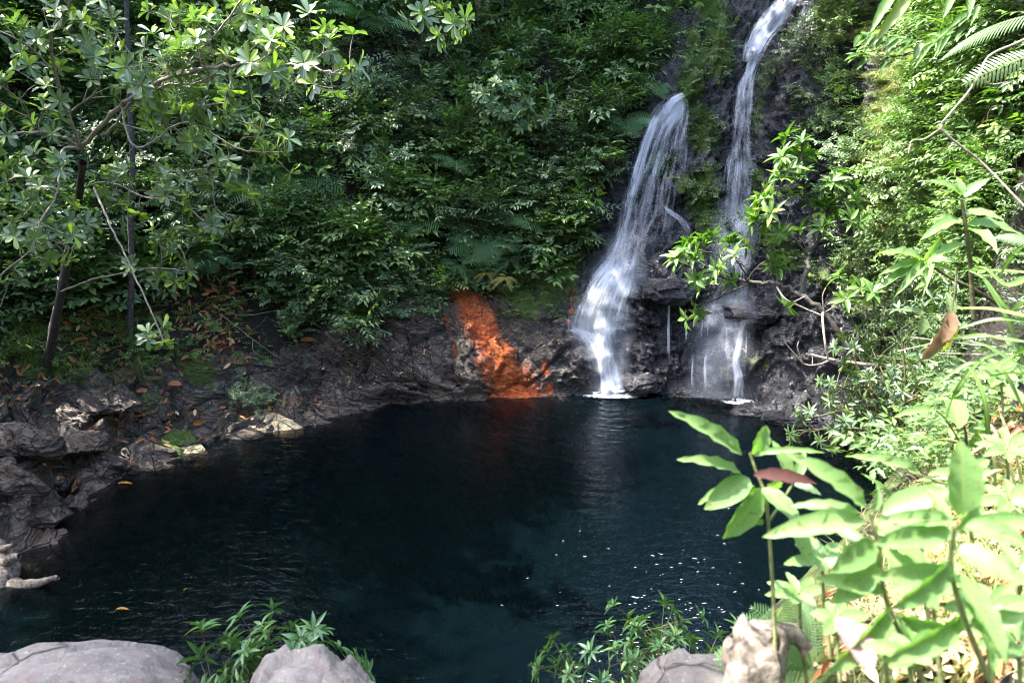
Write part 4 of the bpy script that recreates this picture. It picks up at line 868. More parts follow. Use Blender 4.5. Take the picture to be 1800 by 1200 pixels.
# ------------------------------------------------------------------ round-leaved (rosette) tree on the left
def skeleton_tree(name, label, cat, paths, tpl, m_leaf, m_stem, seed, step=.22, twig=(.12, .45), ln=.13, wr=.5, nl=8, style='whorl', skip=0, base=None, up=.35, sub=.5, bias=None, tipn=1, stem_leaf=False):
    """paths: (points (n,3), radius0, radius1, leafy from 0..1)"""
    P = Plant(tpl, np.random.RandomState(seed)); r = P.r; base = paths[0][0][0] if base is None else base
    for pts, r0, r1, lf in paths:
        c = catmull(np.array(pts), 6); c = c + np.vstack([np.zeros(3), r.normal(size=(len(c)-2, 3))*r0*.35, np.zeros(3)]); rad = np.linspace(r0, r1, len(c)); P.st.tube(c, rad, 7 if r0 > .02 else 5)
        if lf >= 1: continue
        seg = np.r_[0, np.cumsum(np.linalg.norm(np.diff(c, axis=0), axis=1))]; tot = seg[-1]; t = lf*tot + step*.5
        ax_end = norm(c[-1]-c[-2]); P.sprig(c[-1] - ax_end*.05, c[-1] + ax_end*.02, nl, ln, wr, style)
        while t < tot:
            q = np.array([np.interp(t, seg, c[:, k]) for k in range(3)]); i = min(np.searchsorted(seg, t), len(c)-1); a = norm(c[i]-c[i-1])
            d = norm(np.cross(a, r.normal(size=3)) + a*.5 + UPV*up + (bias if bias is not None else 0)); L = r.uniform(*twig); e = q + d*L + UPV*.1*L; m = q + d*L*.5 + r.normal(size=3)*.03*L*5*.4
            tw = catmull([q, m, e], 3); P.st.tube(tw, np.linspace(max(.004, r1*.6), .0028, len(tw)), 4); 
            P.sprig(m, e, nl, ln, wr, style)
            if r.rand() < sub:
                e2 = m + norm(d + r.normal(size=3)*.8)*L*.7; P.st.tube([m, (m+e2)/2 + UPV*.02, e2], [.004, .0032, .0025], 4); P.sprig(m, e2, nl-1, ln*.9, wr, style)
            t += step*r.uniform(.6, 1.4)
    root = thing(name, label, cat, base); P.build(root, m_leaf, m_stem, base, 'branches', 'foliage'); return root
def A(*pts): return [at(*p) for p in pts]
tb, _ = hit(75, 612)
paths = [

 ([tb - (0, 0, .15)] + A((98,530,9.7),(118,430,9.2)), .02, .01, 1),
 (A((142,262,8.2),(180,218,7.9),(213,186,7.6),(250,162,7.3),(300,137,7.0),(370,120,6.8),(450,112,6.6),(540,120,6.4),(592,128,6.3),(628,118,6.2)), .026, .009, .35),
 (A((180,240,8.0),(205,218,7.7),(228,180,7.5),(290,152,7.2),(345,146,7.0),(376,132,6.9)), .018, .008, .3),
 (A((136,258,8.2),(110,240,8.0),(60,232,7.7),(0,242,7.4),(-60,250,7.2)), .022, .009, .1),
 (A((425,0,6.6),(380,60,6.8),(330,112,7.0)), .008, .012, .0),
 (A((142,262,8.2),(112,262,7.9),(108,300,7.6),(95,350,7.3),(70,392,7.0),(60,420,6.9)), .018, .007, .4),
 (A((165,330,7.8),(195,398,7.4),(230,470,7.2),(262,540,7.1),(288,600,7.0)), .014, .008, .9),
 (A((108,512,8.6),(160,492,8.2),(215,480,7.9),(270,471,7.8),(330,476,7.7)), .012, .006, .7),
 (A((-40,520,7.4),(0,485,7.4),(55,440,7.4),(110,408,7.4),(150,395,7.3)), .013, .007, .4),
 (A((118,430,9.0),(60,400,8.4),(10,380,8.0),(-40,370,7.8)), .015, .007, .2),
 (A((142,262,8.2),(120,200,7.9),(98,130,7.6),(90,60,7.3),(120,10,7.1),(150,-40,7.0)), .022, .01, .25),
 (A((98,130,7.6),(60,90,7.4),(10,60,7.2),(-40,40,7.1)), .012, .007, .2),
 (A((120,200,7.9),(175,150,7.5),(150,90,7.3),(110,50,7.2)), .012, .007, .2),
 (A((213,186,7.6),(240,260,7.4),(330,215,7.5),(420,262,7.6),(500,268,7.7)), .013, .006, .2),
 (A((235,255,7.4),(300,300,7.5),(368,300,7.6),(378,360,7.6),(410,392,7.6)), .010, .005, .3),
 (A((205,215,7.7),(260,230,7.9),(300,220,8.1),(350,262,8.3),(440,300,8.4)), .010, .005, .2),
 (A((250,162,7.3),(232,100,7.1),(205,60,7.0),(190,0,6.9)), .012, .006, .2),
 (A((300,137,7.0),(330,90,7.1),(300,40,7.2),(320,-20,7.3)), .010, .005, .2),
 (A((370,120,6.8),(430,80,6.8),(450,30,6.8)), .008, .005, .3),
 (A((134,335,8.7),(190,320,8.3),(250,345,8.0),(320,360,7.9),(380,410,7.9)), .014, .006, .2),
 (A((134,335,8.7),(90,320,8.1),(40,310,7.8),(-20,330,7.6)), .012, .006, .2),
 (A((60,232,7.7),(40,180,7.5),(0,150,7.3)), .008, .005, .2),
 (A((450,112,6.6),(480,90,6.5),(500,75,6.5)), .007, .004, .3),
 (A((540,120,6.4),(560,100,6.35),(575,90,6.3)), .006, .004, .3),
 (A((580,126,6.3),(582,145,6.3),(585,160,6.3)), .005, .003, .5),
 (A((228,180,7.5),(300,180,7.3),(370,185,7.3),(440,170,7.3)), .010, .005, .2),
 (A((330,476,7.7),(320,440,7.8),(300,420,7.8)), .006, .004, .3),
 (A((0,540,7.6),(15,500,7.6),(25,475,7.6)), .006, .004, .3)]
rt = skeleton_tree('rosette_tree', 'leaning dark trunked tree with round waxy leaves in rosettes filling the upper left', 'tree', paths, T_OBO, M_ROS, M_PALEBARK, 77, .115, (.08, .40), .145, .38, 8)

g = Geo(); g.tube([tb - (0, 0, .2)] + A((98,530,9.7),(118,430,9.2),(134,335,8.7),(142,262,8.2)), np.linspace(.066, .038, 5), 9, smooth=7); g.V[0] = g.V[0] + fbm(g.V[0]*9, 3)[:, None]*.006
obj('trunk', g.mesh('trunk', M_BARK, tb), rt)
# bare hanging twigs and thin lianas
def twig_thing(name, label, cat, polys, rad, mat):
    b = polys[0][0]; root = thing(name, label, cat, b)
    for pl in polys: g = Geo(); g.tube(pl, np.linspace(rad, rad*.4, len(pl)), 5, smooth=4); obj('twig', g.mesh('twig', mat, b), root)
    return root
def on(*pts, off=.15): return [hp(x, y, off) for x, y in pts]
twig_thing('bare_twigs', 'fan of bare pale twigs lying over the dark rock below the leaf litter', 'twigs', [on((385,560),(440,600),(480,625),(510,640)), on((380,548),(430,558),(500,555),(570,585)), on((430,600),(440,620),(455,632)), on((490,555),(500,580),(520,610))], .008, M_PALEBARK)
twig_thing('bare_twigs', 'thin crooked pale twig hanging down the mossy rocks left of the rust stain', 'twigs', [on((236,565),(250,610),(248,640),(275,680),(290,690))], .007, M_PALEBARK)
twig_thing('vine', 'thin vine hanging from the grey leaved branch in the dark centre left of the slope', 'vine', [on((784,50),(790,90),(795,130),(800,145), off=.8)], .008, M_BARK)
twig_thing('vine', 'thin vine curving down the slope left of the arching waterfall', 'vine', [on((1100,20),(1092,80),(1105,130),(1120,180), off=.4), on((1110,60),(1096,110),(1100,150), off=.4)], .01, M_BARK)
for k, (x0, y0, x1, y1, lab) in enumerate([(950,40,940,110,'dark liana on the slope right of the slim mossy trunks'), (600,40,610,130,'faint thin liana in the dark hollow near the bluish fern'), (1180,20,1184,110,'hanging root strand close to the left side of the tall narrow waterfall'), (1215,15,1225,60,'tangled root strand on the mossy rock beside the top waterfall chute'), (1405,190,1400,230,'curved root against the cliff under the dark climbers')]):
    twig_thing('vine', lab, 'vine', [on((x0, y0), ((x0+x1)/2+6, (y0+y1)/2), (x1, y1), off=.3)], .011, M_BARK)
# leafy overhanging branch at the top (grey leaves)
pb = A((770,-60,12.5),(760,-20,12.3),(745,10,12.1),(765,30,12.0),(790,30,11.9),(815,38,11.8))
skeleton_tree('leafy_branch', 'overhanging branch of large grey green leaves at the top of the slope', 'branch', [(pb, .02, .008, .4), (A((745,10,12.1),(728,25,12.0),(718,36,12.0)), .008, .005, 0.2), (A((790,30,11.9),(800,48,11.8),(806,55,11.8)), .008, .005, .2)], T_OBO, M_ROS, M_BARK, 78, .2, (.1, .3), .26, .36, 8)

# ------------------------------------------------------------------ rocks
def rock_geo(seed, r3, cell=1.4, rough=.12, n=40, flat=0.0, strata=0.0):
    """a boulder: displaced sphere grid"""
    th = np.linspace(.001, math.pi-.001, n); ph = np.arange(2*n)/(2*n)*2*math.pi
    T, Pq = np.meshgrid(th, ph, indexing='ij'); u = np.stack([np.sin(T)*np.cos(Pq), np.sin(T)*np.sin(Pq), np.cos(T)], -1).reshape(-1, 3)
    s = seed*7.7; f1, f2, cid = worley(u*cell + s); k = 1 + rough*fbm(u*1.3+s, 3) + (cid-.5)*rough*1.2 + .25*rough*fbm(u*5+s, 3)
    p = np.sign(u)*np.abs(u)**.8*k[:, None]
    if strata: z = p@norm(np.array([.42, -.3, .85])); fz = z*7 + fbm(u*2+s, 2)*.6; p += u*(((fz - np.floor(fz))-.5)*strata)[:, None]
    V = p*np.array(r3); i, j = np.meshgrid(np.arange(n-1), np.arange(2*n), indexing='ij'); j2 = (j+1) % (2*n)
    F = np.stack([i*2*n+j, (i+1)*2*n+j, (i+1)*2*n+j2, i*2*n+j2], -1).reshape(-1, 4); return V, F, u
def slab_geo(seed, r3, n=44, strata=.05):
    r = np.random.RandomState(seed); V, F, u = rock_geo(seed, (1, 1, 1), n=n)
    pn = norm(r.normal(size=(15, 3))*np.array([1, 1, .8])); pd = r.uniform(.62, .95, 15); k = (u@pn.T); rad = np.min(np.where(k > .08, pd/np.maximum(k, .08), 9), axis=1)
    bd = norm(np.array([.42, -.3, .85])); p = u*np.minimum(rad, 1.25)[:, None]; z = (p*np.array(r3))@bd*16 + fbm(p*2+seed, 2)*.7; st = z - np.floor(z); p = p*(1 + (np.where(st < .8, st/.8, (1-st)/.2) - .5)*strata*1.6 + .05*fbm(p*3+seed, 3) + .018*fbm(p*11+seed, 2))[:, None]
    return p*np.array(r3), F, u
def boulder(label, c, r3, seed, mat, rot=0.0, tilt=0.0, moss=.1, wet=0.3, name='boulder', n=40, strata=.0, rough=.12, cat='rock', group=None, soil=0.0, slab=False):
    V, F, u = slab_geo(seed, r3, n, strata) if slab else rock_geo(seed, r3, n=n, strata=strata, rough=rough)
    me = raw_mesh(name, V, F, mat, True, {'warm': np.full(len(V), 1. if wet < .9 else 0.), 'mask': np.stack([np.zeros(len(V)), np.clip(moss + .2*u[:, 2], 0, 1), np.full(len(V), soil)], 1), 'wet': np.full(len(V), wet)})
    o = obj(name, me, None, c); o.rotation_euler = (tilt, tilt*.6, rot); return tag(o, label, cat, group)
def atd(x, y, d): return CAM + ray(x, y)*d
boulder('large smooth grey boulder in the bottom left corner', atd(80, 1215, 2.45) + (-.08, 0, -.58), (.66, .5, .60), 3, M_BOULDER, .1, 0, 0, 0, n=90, rough=.07)
boulder('grey rounded boulder at the bottom edge right of the long leaved shrub', atd(545, 1215, 2.3) + (0, 0, -.53), (.30, .42, .56), 5, M_BOULDER, .3, 0, 0, 0, n=70, rough=.08)
boulder('small tan rock at the bottom edge beside the weathered log', atd(1235, 1215, 2.0) + (.05, 0, -.29), (.23, .28, .36), 9, M_BOULDER, .3, 0, .1, 0, n=60, rough=.12)
def shore_rock(x, y, r3, seed, label, mat=None, rot=0., tilt=0., moss=.15, strata=.05, sink=.25, name='rock', wet=.75):
    p, n = hit(x, y); boulder(label, p - UPV*r3[2]*sink, r3, seed, mat or M_ROCK, rot, tilt, moss, wet, name, 56, strata, .2, slab=wet < .9)
shore_rock(480, 742, (.55, .24, .12), 21, 'flat pale slab slanting into the pool at the end of the left bank', M_PALE, -.25, .22, .05, .04, .1, 'rock_slab', .2)
shore_rock(18, 848, (.38, .3, .26), 22, 'dark bulging boulder at the left edge above the driftwood', None, .2, .1, 0)
shore_rock(60, 905, (.5, .35, .16), 23, 'low grey wet rock by the water left, between the dark boulder and the driftwood', None, .3, -.1, .1)
shore_rock(192, 815, (.42, .24, .26), 24, 'upright cracked rock standing at the waterline behind the yellow floating leaf', None, -.2, .25, .15)
shore_rock(265, 795, (.40, .26, .20), 25, 'grey tilted rock at the waterline right of the upright cracked rock', None, .4, .2, .1)
shore_rock(318, 770, (.36, .26, .16), 26, 'mossy hump of rock with bright green moss on its top, left shore', None, .1, .1, .55)
shore_rock(340, 792, (.28, .18, .09), 27, 'small brownish rock at the waterline below the mossy hump', M_PALE, .1, .15, .2, .05, .2)
shore_rock(95, 735, (.55, .3, .22), 28, 'layered grey ledge rock on the left bank below the mossy patch', None, -.35, .3, .1, .09)
shore_rock(190, 700, (.6, .3, .2), 29, 'long layered rock sloping down to the right under the grass tufts', None, -.4, .3, .2, .09)
shore_rock(255, 712, (.4, .26, .2), 30, 'dark layered rock beside the shaded wet hollow', None, -.4, .3, .3, .09)
shore_rock(40, 775, (.4, .3, .25), 31, 'blocky grey rock at the left edge above the dark boulder', None, .2, .2, .05, .07)
shore_rock(135, 775, (.42, .28, .22), 32, 'angular grey rock in the middle of the left shore', None, .5, .25, .1, .07)
shore_rock(420, 762, (.3, .2, .07), 33, 'thin wet rock lip at the water left of the pale slab', None, -.2, .1, .1)
shore_rock(395, 735, (.28, .2, .12), 34, 'small dark rock with leaves on it left of the pale slab', None, .6, .2, .1)
shore_rock(1330, 722, (.42, .22, .13), 35, 'low glistening black rock at the foot of the thin trickle', None, .1, .1, 0, .03, .3, 'rock', 1)
shore_rock(1395, 735, (.45, .22, .12), 36, 'low glistening black rock shelf at the right end of the pool edge', None, -.15, .1, 0, .03, .3, 'rock', 1)
shore_rock(1130, 665, (.45, .3, .2), 37, 'smooth rounded black rock right of the white foot of the lower cascade', None, .2, .1, 0, 0, .5, 'rock', 1)
shore_rock(1175, 500, (.50, .42, .24), 38, 'rounded black rock shoulder with wrinkled wet skin right of the fanning cascade', None, .2, .1, 0, .02, .55, 'rock', 1)
shore_rock(1310, 540, (.62, .4, .2), 39, 'broad sloping black rock above the hanging drips of the trickle', None, -.2, .2, 0, .02, .5, 'rock', 1)
shore_rock(1355, 275, (.35, .3, .16), 40, 'black rock ledge jutting out right of the tall narrow waterfall', None, .1, .1, .2, .05, .4, 'rock', 1)

# driftwood root in the water, left
dw = atd(0, 1010, 7.55); root = thing('driftwood', 'weathered driftwood root poking out of the water at the left edge', 'driftwood', dw)
g = Geo(); g.tube([atd(-60, 930, 7.7), atd(-10, 965, 7.7), atd(8, 1000, 7.6), atd(-4, 1035, 7.5), atd(-30, 1075, 7.4)], [.13, .12, .14, .15, .16], 12, smooth=7); 
g.V[-1] = g.V[-1] + fbm(g.V[-1]*9, 3)[:, None]*.02; obj('root_stock', g.mesh('root_stock', M_DRIFT, dw), root)
g = Geo(); g.tube([atd(6, 1026, 7.55), atd(35, 1030, 7.5), atd(60, 1026, 7.45), atd(85, 1018, 7.4), atd(104, 1013, 7.38)], [.10, .085, .05, .035, .022], 10, smooth=7); g.V[-1] = g.V[-1] + fbm(g.V[-1]*14, 3)[:, None]*.012
obj('root_arm', g.mesh('root_arm', M_DRIFT, dw), root)
g = Geo(); g.tube([atd(-8, 968, 7.65), atd(12, 962, 7.6), atd(24, 956, 7.6)], [.05, .035, .02], 8, smooth=5); g.tube([atd(8, 990, 7.55), atd(22, 980, 7.5), atd(34, 978, 7.5)], [.06, .05, .04], 8, smooth=5); obj('broken_stub', g.mesh('broken_stub', M_DRIFT, dw), root)

# floating leaves
def single_leaf(name, label, p, d, n, ln, w, mat, tpl=None, cat='leaf', rnd=.5):
    g = Geo(); g.inst(tpl or T_ELLH, np.zeros((1, 3)), np.array([d]), np.array([n]), ln, w, rnd); o = obj(name, g.mesh(name, mat), None, p); return tag(o, label, cat)
def flat_mat(name, c, rough=.5, tr=.15):
    m, nt, out = new_mat(name); N = NT(nt); p = N.n('ShaderNodeBsdfPrincipled'); g = N.n('ShaderNodeTexCoord').outputs['Object']
    N.l(N.mix(N.ramp(N.noise(g, 40, 4, .7), (.35, 0.0), (.7, 1.0)), tuple(v*.6 for v in c), c), p.inputs['Base Color']); p.inputs['Roughness'].default_value = rough
    t = N.n('ShaderNodeBsdfTranslucent'); t.inputs[0].default_value = (*c, 1); x = N.n('ShaderNodeMixShader'); x.inputs[0].default_value = tr; N.l(p.outputs[0], x.inputs[1]); N.l(t.outputs[0], x.inputs[2]); N.l(x.outputs[0], out.inputs[0]); return m
M_OR = flat_mat('orange_leaf', (.5, .24, .02)); M_BR = flat_mat('brown_leaf', (.42, .15, .05)); M_RED = flat_mat('red_brown_leaf', (.045, .007, .003), .8, .12); M_TAN = flat_mat('tan_leaf', (.24, .15, .08), .55, .25); M_PINK = flat_mat('pink_petal', (.5, .30, .33), .6, .4)
for x, y, ln, lab, a, m in [(205, 850, .22, 'bright orange yellow leaf lying at the waterline of the left shore', .25, M_OR), (203, 1070, .13, 'slim orange leaf floating alone on the dark water lower left', .15, M_OR), (322, 1037, .06, 'tiny curled yellow leaf floating in the middle left of the pool', 1.2, M_OR), (553, 738, .08, 'pale leaf floating beside the tip of the flat slab', .1, M_TAN), (1052, 1160, .0, '', 0, None)]:
    if m: single_leaf('floating_leaf', lab, onz(x, y, .02), (math.cos(a), math.sin(a), .03), (0, 0, 1), ln, ln*.28, m)
for x, y, ln, lab, a in [(640, 525, .26, 'orange brown dead leaf lying on the grassy hump', .1), (736, 508, .16, 'orange brown dead leaf standing on the right side of the grassy hump', 1.5), (525, 602, .30, 'big orange brown dead leaf on the trailing shrub over the dark rock', .2), (333, 745, .22, 'tan dead leaf lying on the mossy hump of rock', .3), (240, 688, .18, 'orange dead leaf lying on the long layered rock', .4), (295, 678, .26, 'long tan dead leaf on the rocks right of the long layered rock', -.4), (590, 205, .15, '', 0)]:
    if lab: p, n = hit(x, y); single_leaf('dead_leaf', lab, p + n*.05, (math.cos(a), math.sin(a)*.5, .15), n, ln, ln*.42, M_BR)

# ------------------------------------------------------------------ leaf litter, grass (stuff)
def px_scatter(n, polys, seed):
    r = np.random.RandomState(seed); out = []
    for k in range(n):
        x0, y0, x1, y1 = polys[r.randint(len(polys))]; a, b = r.rand(), r.rand(); p, nn = hit(x0+(x1-x0)*a, y0+(y1-y0)*b)
        if p is not None and p[2] > .03: out.append((p, nn))
    return np.array([o[0] for o in out]), np.array([o[1] for o in out]), r
def litter(n, polys, seed, ln, mat, name='leaf_litter', sp=1):
    p, nn, r = px_scatter(n, polys, seed); m = len(p); X = rnd_unit(m, r); X = X - (X*nn).sum(1, keepdims=True)*nn*.8; g = Geo(); L = ln*r.uniform(.5, 1.4, m)
    g.inst(leaf_tpl('ell', 4, .25, .2, 0), p + nn*r.uniform(.005, .05, (m, 1)), X, nn + r.normal(size=(m, 3))*.4, L, L*.42); tag(obj(name, g.mesh(name, mat)), kind='stuff')
litter(520, [(270,460,420,600),(280,480,470,600),(190,440,260,500),(370,360,430,440),(100,540,230,640),(320,520,430,640)], 1, .125, M_LITTER)
litter(330, [(0,640,300,700),(0,660,100,720),(200,650,330,740),(390,700,500,740),(250,720,420,790),(20,800,200,880),(130,720,300,860),(440,690,560,735)], 2, .10, M_LITTER)
litter(420, [(760,500,960,620),(800,560,960,680),(860,540,1000,640),(600,600,760,680)], 3, .045, M_YELLOW)
litter(160, [(740,480,900,560),(560,590,760,690)], 4, .06, M_LITTER)
def grass_stuff(name, polys, n, seed, L, mat, down=False, nb=22, w=.007, off=.0, bend=.8):
    p, nn, r = px_scatter(n, polys, seed); G_ = [grass_geo(seed*10+k, nb, 1.0, w/L, .14, bend, .55, down) for k in range(5)]; g = Geo()
    for k in range(len(p)):
        s = G_[k % 5]; V = np.vstack(s.V); a = r.rand()*6.28; c, q = math.cos(a), math.sin(a); sc = L*r.uniform(.6, 1.3)
        W = np.stack([c*V[:, 0]-q*V[:, 1], q*V[:, 0]+c*V[:, 1], V[:, 2]], 1)*sc + p[k] + nn[k]*off + nn[k]*W_off(V, down)*sc; g.add(W, s.F[0], np.clip(s.R[0]*.6 + r.rand()*.4, 0, 1), s.U[0])
    tag(obj(name, g.mesh(name, mat, smooth=False)), kind='stuff')
def W_off(V, down): return (np.abs(V[:, 2:3])*.15 if down else np.zeros((len(V), 1)))
grass_stuff('grass', [(40,440,280,650),(100,560,280,680),(150,500,240,600),(300,440,400,560),(0,560,80,640)], 240, 21, .40, M_GRASS, nb=18, w=.009)
grass_stuff('grass', [(560,470,760,560),(600,450,720,520)], 130, 22, .16, M_GRASS, nb=16, w=.004)
grass_stuff('hanging_grass', [(1520,20,1640,420),(1540,60,1600,400),(1460,0,1560,60)], 170, 23, .36, M_STRAW, True, nb=20, w=.006, off=.06)
grass_stuff('hanging_grass', [(1500,20,1660,420),(1440,0,1560,70)], 460, 24, .30, M_GRASS, True, nb=18, w=.006, off=.05)
grass_stuff('ground_grass', [(1500,900,1700,1100),(1600,760,1700,900),(1640,700,1800,1000),(1600,850,1800,1200),(1480,980,1800,1200)], 170, 25, .16, M_STRAW, nb=16, w=.003, bend=1.1)
grass_stuff('ground_grass', [(1660,680,1800,900),(1600,850,1800,1100)], 60, 26, .22, M_GRASS, nb=12, w=.005, bend=1.0)
litter(700, [(1600,860,1800,1200),(1450,1050,1800,1200),(1660,720,1800,860)], 27, .05, M_STRAW)
litter(260, [(1600,860,1800,1200),(1450,1050,1800,1200),(1640,720,1800,900)], 28, .06, M_LITTER)

# ------------------------------------------------------------------ right bank: saplings and branches
sap = [
 (A((1760,760,4.3),(1700,708,4.7),(1640,690,4.9),(1563,686,5.2),(1500,618,5.3),(1447,549,5.4),(1400,517,5.5),(1366,500,5.6),(1318,496,5.7),(1280,490,5.8)), .034, .012, 1),
 (A((1280,490,5.8),(1245,478,5.8),(1215,470,5.8),(1190,462,5.8)), .010, .005, 0),
 (A((1312,496,5.7),(1310,480,5.7),(1290,455,5.7),(1255,445,5.7),(1230,440,5.7)), .009, .005, .2),
 (A((1312,496,5.7),(1330,470,5.6),(1355,455,5.6)), .008, .005, .2),
 (A((1318,497,5.7),(1280,515,5.7),(1250,530,5.7),(1225,537,5.7)), .008, .005, .6),
 (A((1407,520,5.5),(1418,470,5.6),(1422,450,5.7),(1440,420,5.7),(1455,380,5.8),(1462,340,5.8),(1470,315,5.8)), .022, .008, .35),
 (A((1422,450,5.7),(1400,425,5.7),(1380,400,5.7),(1360,375,5.7),(1345,350,5.7)), .012, .006, .3),
 (A((1432,425,5.7),(1425,380,5.8),(1415,330,5.8),(1408,280,5.8),(1410,250,5.8)), .012, .006, .2),
 (A((1455,380,5.8),(1480,350,5.8),(1500,330,5.8)), .009, .005, .1),
 (A((1415,330,5.8),(1390,310,5.8),(1370,300,5.8)), .007, .004, .1),
 (A((1380,400,5.7),(1350,395,5.6),(1330,390,5.6)), .007, .004, .1)]
T_LAN4 = leaf_tpl('lan', 4, .22, .15)
skeleton_tree('sapling', 'bright lance leaved sapling leaning over the pool before the tall narrow waterfall', 'sapling', sap, T_LAN4, M_FRESH, M_BARK, 91, .085, (.06, .26), .135, .29, 8, up=.6)
br = [(A((1800,690,3.9),(1740,665,4.2),(1660,650,4.6),(1600,645,4.9),(1540,642,5.1),(1480,635,5.2),(1417,622,5.3)), .026, .010, 1),
      (A((1460,632,5.2),(1440,640,5.2),(1415,640,5.2),(1395,620,5.2),(1378,600,5.2)), .008, .004, 1), (A((1412,640,5.2),(1402,612,5.2),(1404,600,5.2)), .006, .004, 1),
      (A((1447,549,5.35),(1446,560,5.3),(1450,600,5.2),(1455,630,5.2)), .011, .008, 1), (A((1366,505,5.55),(1380,525,5.4),(1410,540,5.4),(1445,555,5.35)), .007, .008, 1), (A((1450,548,5.3),(1470,538,5.3),(1478,520,5.3)), .005, .003, 1),
      (A((1448,545,5.3),(1446,520,5.3),(1452,505,5.3)), .006, .003, 1), (A((1428,622,5.3),(1428,640,5.2)), .004, .003, 1)]
P = Plant(T_LAN, np.random.RandomState(3)); bo = br[0][0][0]
for pts, r0, r1, _ in br: P.st.tube(np.array(pts), np.linspace(r0, r1, len(pts)), 7, smooth=5)
root = thing('dead_branch', 'pale bare horizontal branch with broken twigs crossing behind the leaning sapling stem', 'branch', bo); P.build(root, None, M_PALEBARK, bo, 'branch_wood')
sb = [(A((1720,770,4.0),(1660,700,4.4),(1600,688,4.9)), .02, .014, 1)]
# small leafy twigs near the leaning stem
skeleton_tree('leafy_twig', 'short twig of pale leaf rosettes beside the leaning sapling stem', 'twig', [(A((1452,548,5.3),(1480,530,5.2),(1500,520,5.1),(1530,522,5.0)), .006, .003, .3), (A((1478,532,5.2),(1486,510,5.2),(1490,500,5.2)), .004, .003, .5)], T_LAN4, M_FRESH, M_PALEBARK, 92, .12, (.04, .1), .13, .36, 6)
skeleton_tree('leafy_twig', 'pale four leaved twig end hanging in front of the sloping black rock', 'twig', [(A((1414,522,5.4),(1395,530,5.3),(1385,535,5.3)), .005, .003, .5)], T_LAN4, M_FRESH, M_PALEBARK, 93, .3, (.03, .06), .15, .34, 6)

# whorled plants on the right, given leaf by leaf in their real places
def leafy(name, label, cat, stems, leaves, mat, stemmat, tpl=None, base=None, stem_name='stem'):
    """stems: (pts, r0, r1); leaves: (bx,by,bd, tx,ty,td, width px, normal or None)"""
    P = Plant(tpl or T_LANH, np.random.RandomState(1)); base = np.array(stems[0][0][0]) if base is None else base
    for pts, r0, r1 in stems: P.st.tube(np.array(pts), np.linspace(r0, r1, len(pts)), 8, smooth=5)
    for L in leaves:
        b = atd(L[0], L[1], L[2]); t = atd(L[3], L[4], L[5]); x = t - b; ln = np.linalg.norm(x); n = np.array(L[7]) if len(L) > 7 and L[7] else np.array([0, -.55, 1.])
        if abs(norm(x)@norm(n)) > .9: n = np.array([0, -1., .3])
        P.leaf(b, x, n, ln, L[6]*.88/1200*L[2])
    root = thing(name, label, cat, base); P.build(root, mat, stemmat, base, stem_name, 'leaves'); return root
def whorl(cx, cy, d, R, n, w, seed, squash=.55, lift=-.25):
    r = np.random.RandomState(seed); out = []
    for k in range(n):
        a = 2*math.pi*(k + r.uniform(-.25, .25))/n; l = R*r.uniform(.75, 1.15); x = math.cos(a)*l; y = math.sin(a)*l*squash + lift*R
        out.append((cx, cy, d, cx+x, cy+y, d - math.sin(a)*l/1200*d*.7, w*r.uniform(.85, 1.15)))
    return out
D3 = [atd(1712, 560, 3.1), atd(1706, 470, 3.05), atd(1698, 400, 3.0), atd(1690, 350, 3.0)]
leafy('whorled_plant', 'upright stem with large yellow green leaves at the right below the root mass', 'plant', [(D3, .011, .006)],
      [(1690,345,3.0,1648,305,2.95,26,None),(1690,345,3.0,1688,308,3.0,18,(0,-1,.2)),(1692,348,3.0,1738,306,2.95,22,None),(1692,352,3.0,1700,318,3.1,16,(0,-1,.3)),(1692,375,3.0,1765,372,2.9,30,None),(1690,385,3.0,1630,400,2.9,26,None),(1695,395,3.0,1800,392,2.9,34,None),(1692,380,3.0,1712,350,3.2,30,(0,-1,.3)),(1696,398,3.0,1640,372,3.1,24,None),(1700,402,3.0,1760,420,2.8,30,None),(1697,430,3.0,1640,440,2.9,20,None)], M_NEAR, M_TWIG)
D4 = [atd(1770, 545, 3.3), atd(1715, 510, 3.2), atd(1670, 488, 3.2), atd(1628, 462, 3.2)]
leafy('whorled_plant', 'leaning stem tipped with a star of long green leaves above the hanging dead leaf', 'plant', [(D4, .009, .006)],
      [(1626,460,3.2,1565,425,3.1,26,None),(1624,458,3.2,1655,424,3.1,16,(0,-1,.5)),(1628,462,3.2,1684,450,3.1,22,None),(1626,464,3.2,1560,462,3.1,20,None),(1624,466,3.2,1552,488,3.1,20,None),(1628,466,3.2,1596,482,2.9,20,None),(1630,466,3.2,1682,470,3.1,16,None),(1640,490,3.2,1616,496,3.1,12,None),(1626,463,3.2,1640,480,2.9,16,None)], M_NEAR, M_TWIG)
dl = [atd(1681, 470, 2.7), atd(1679, 505, 2.7), atd(1674, 545, 2.7)]
root = leafy('hanging_leaf', 'curled brown dead leaf hanging on a thin stalk with a greenish leaf at the right', 'leaf', [(dl, .0035, .0025)], [(1673,545,2.7,1632,640,2.68,36,(.3,-1,0)),(1674,545,2.7,1664,598,2.64,30,(-.2,-1,.1))], M_TAN, M_TWIG, T_ELLH)
leafy('hanging_leaf', 'greenish yellow withered leaf hanging right behind the curled brown dead leaf', 'leaf', [(dl[:2], .002, .002)], [(1675,550,2.75,1668,622,2.8,28,(.2,-1,0))], M_YELLOW, M_TWIG, T_ELLH)
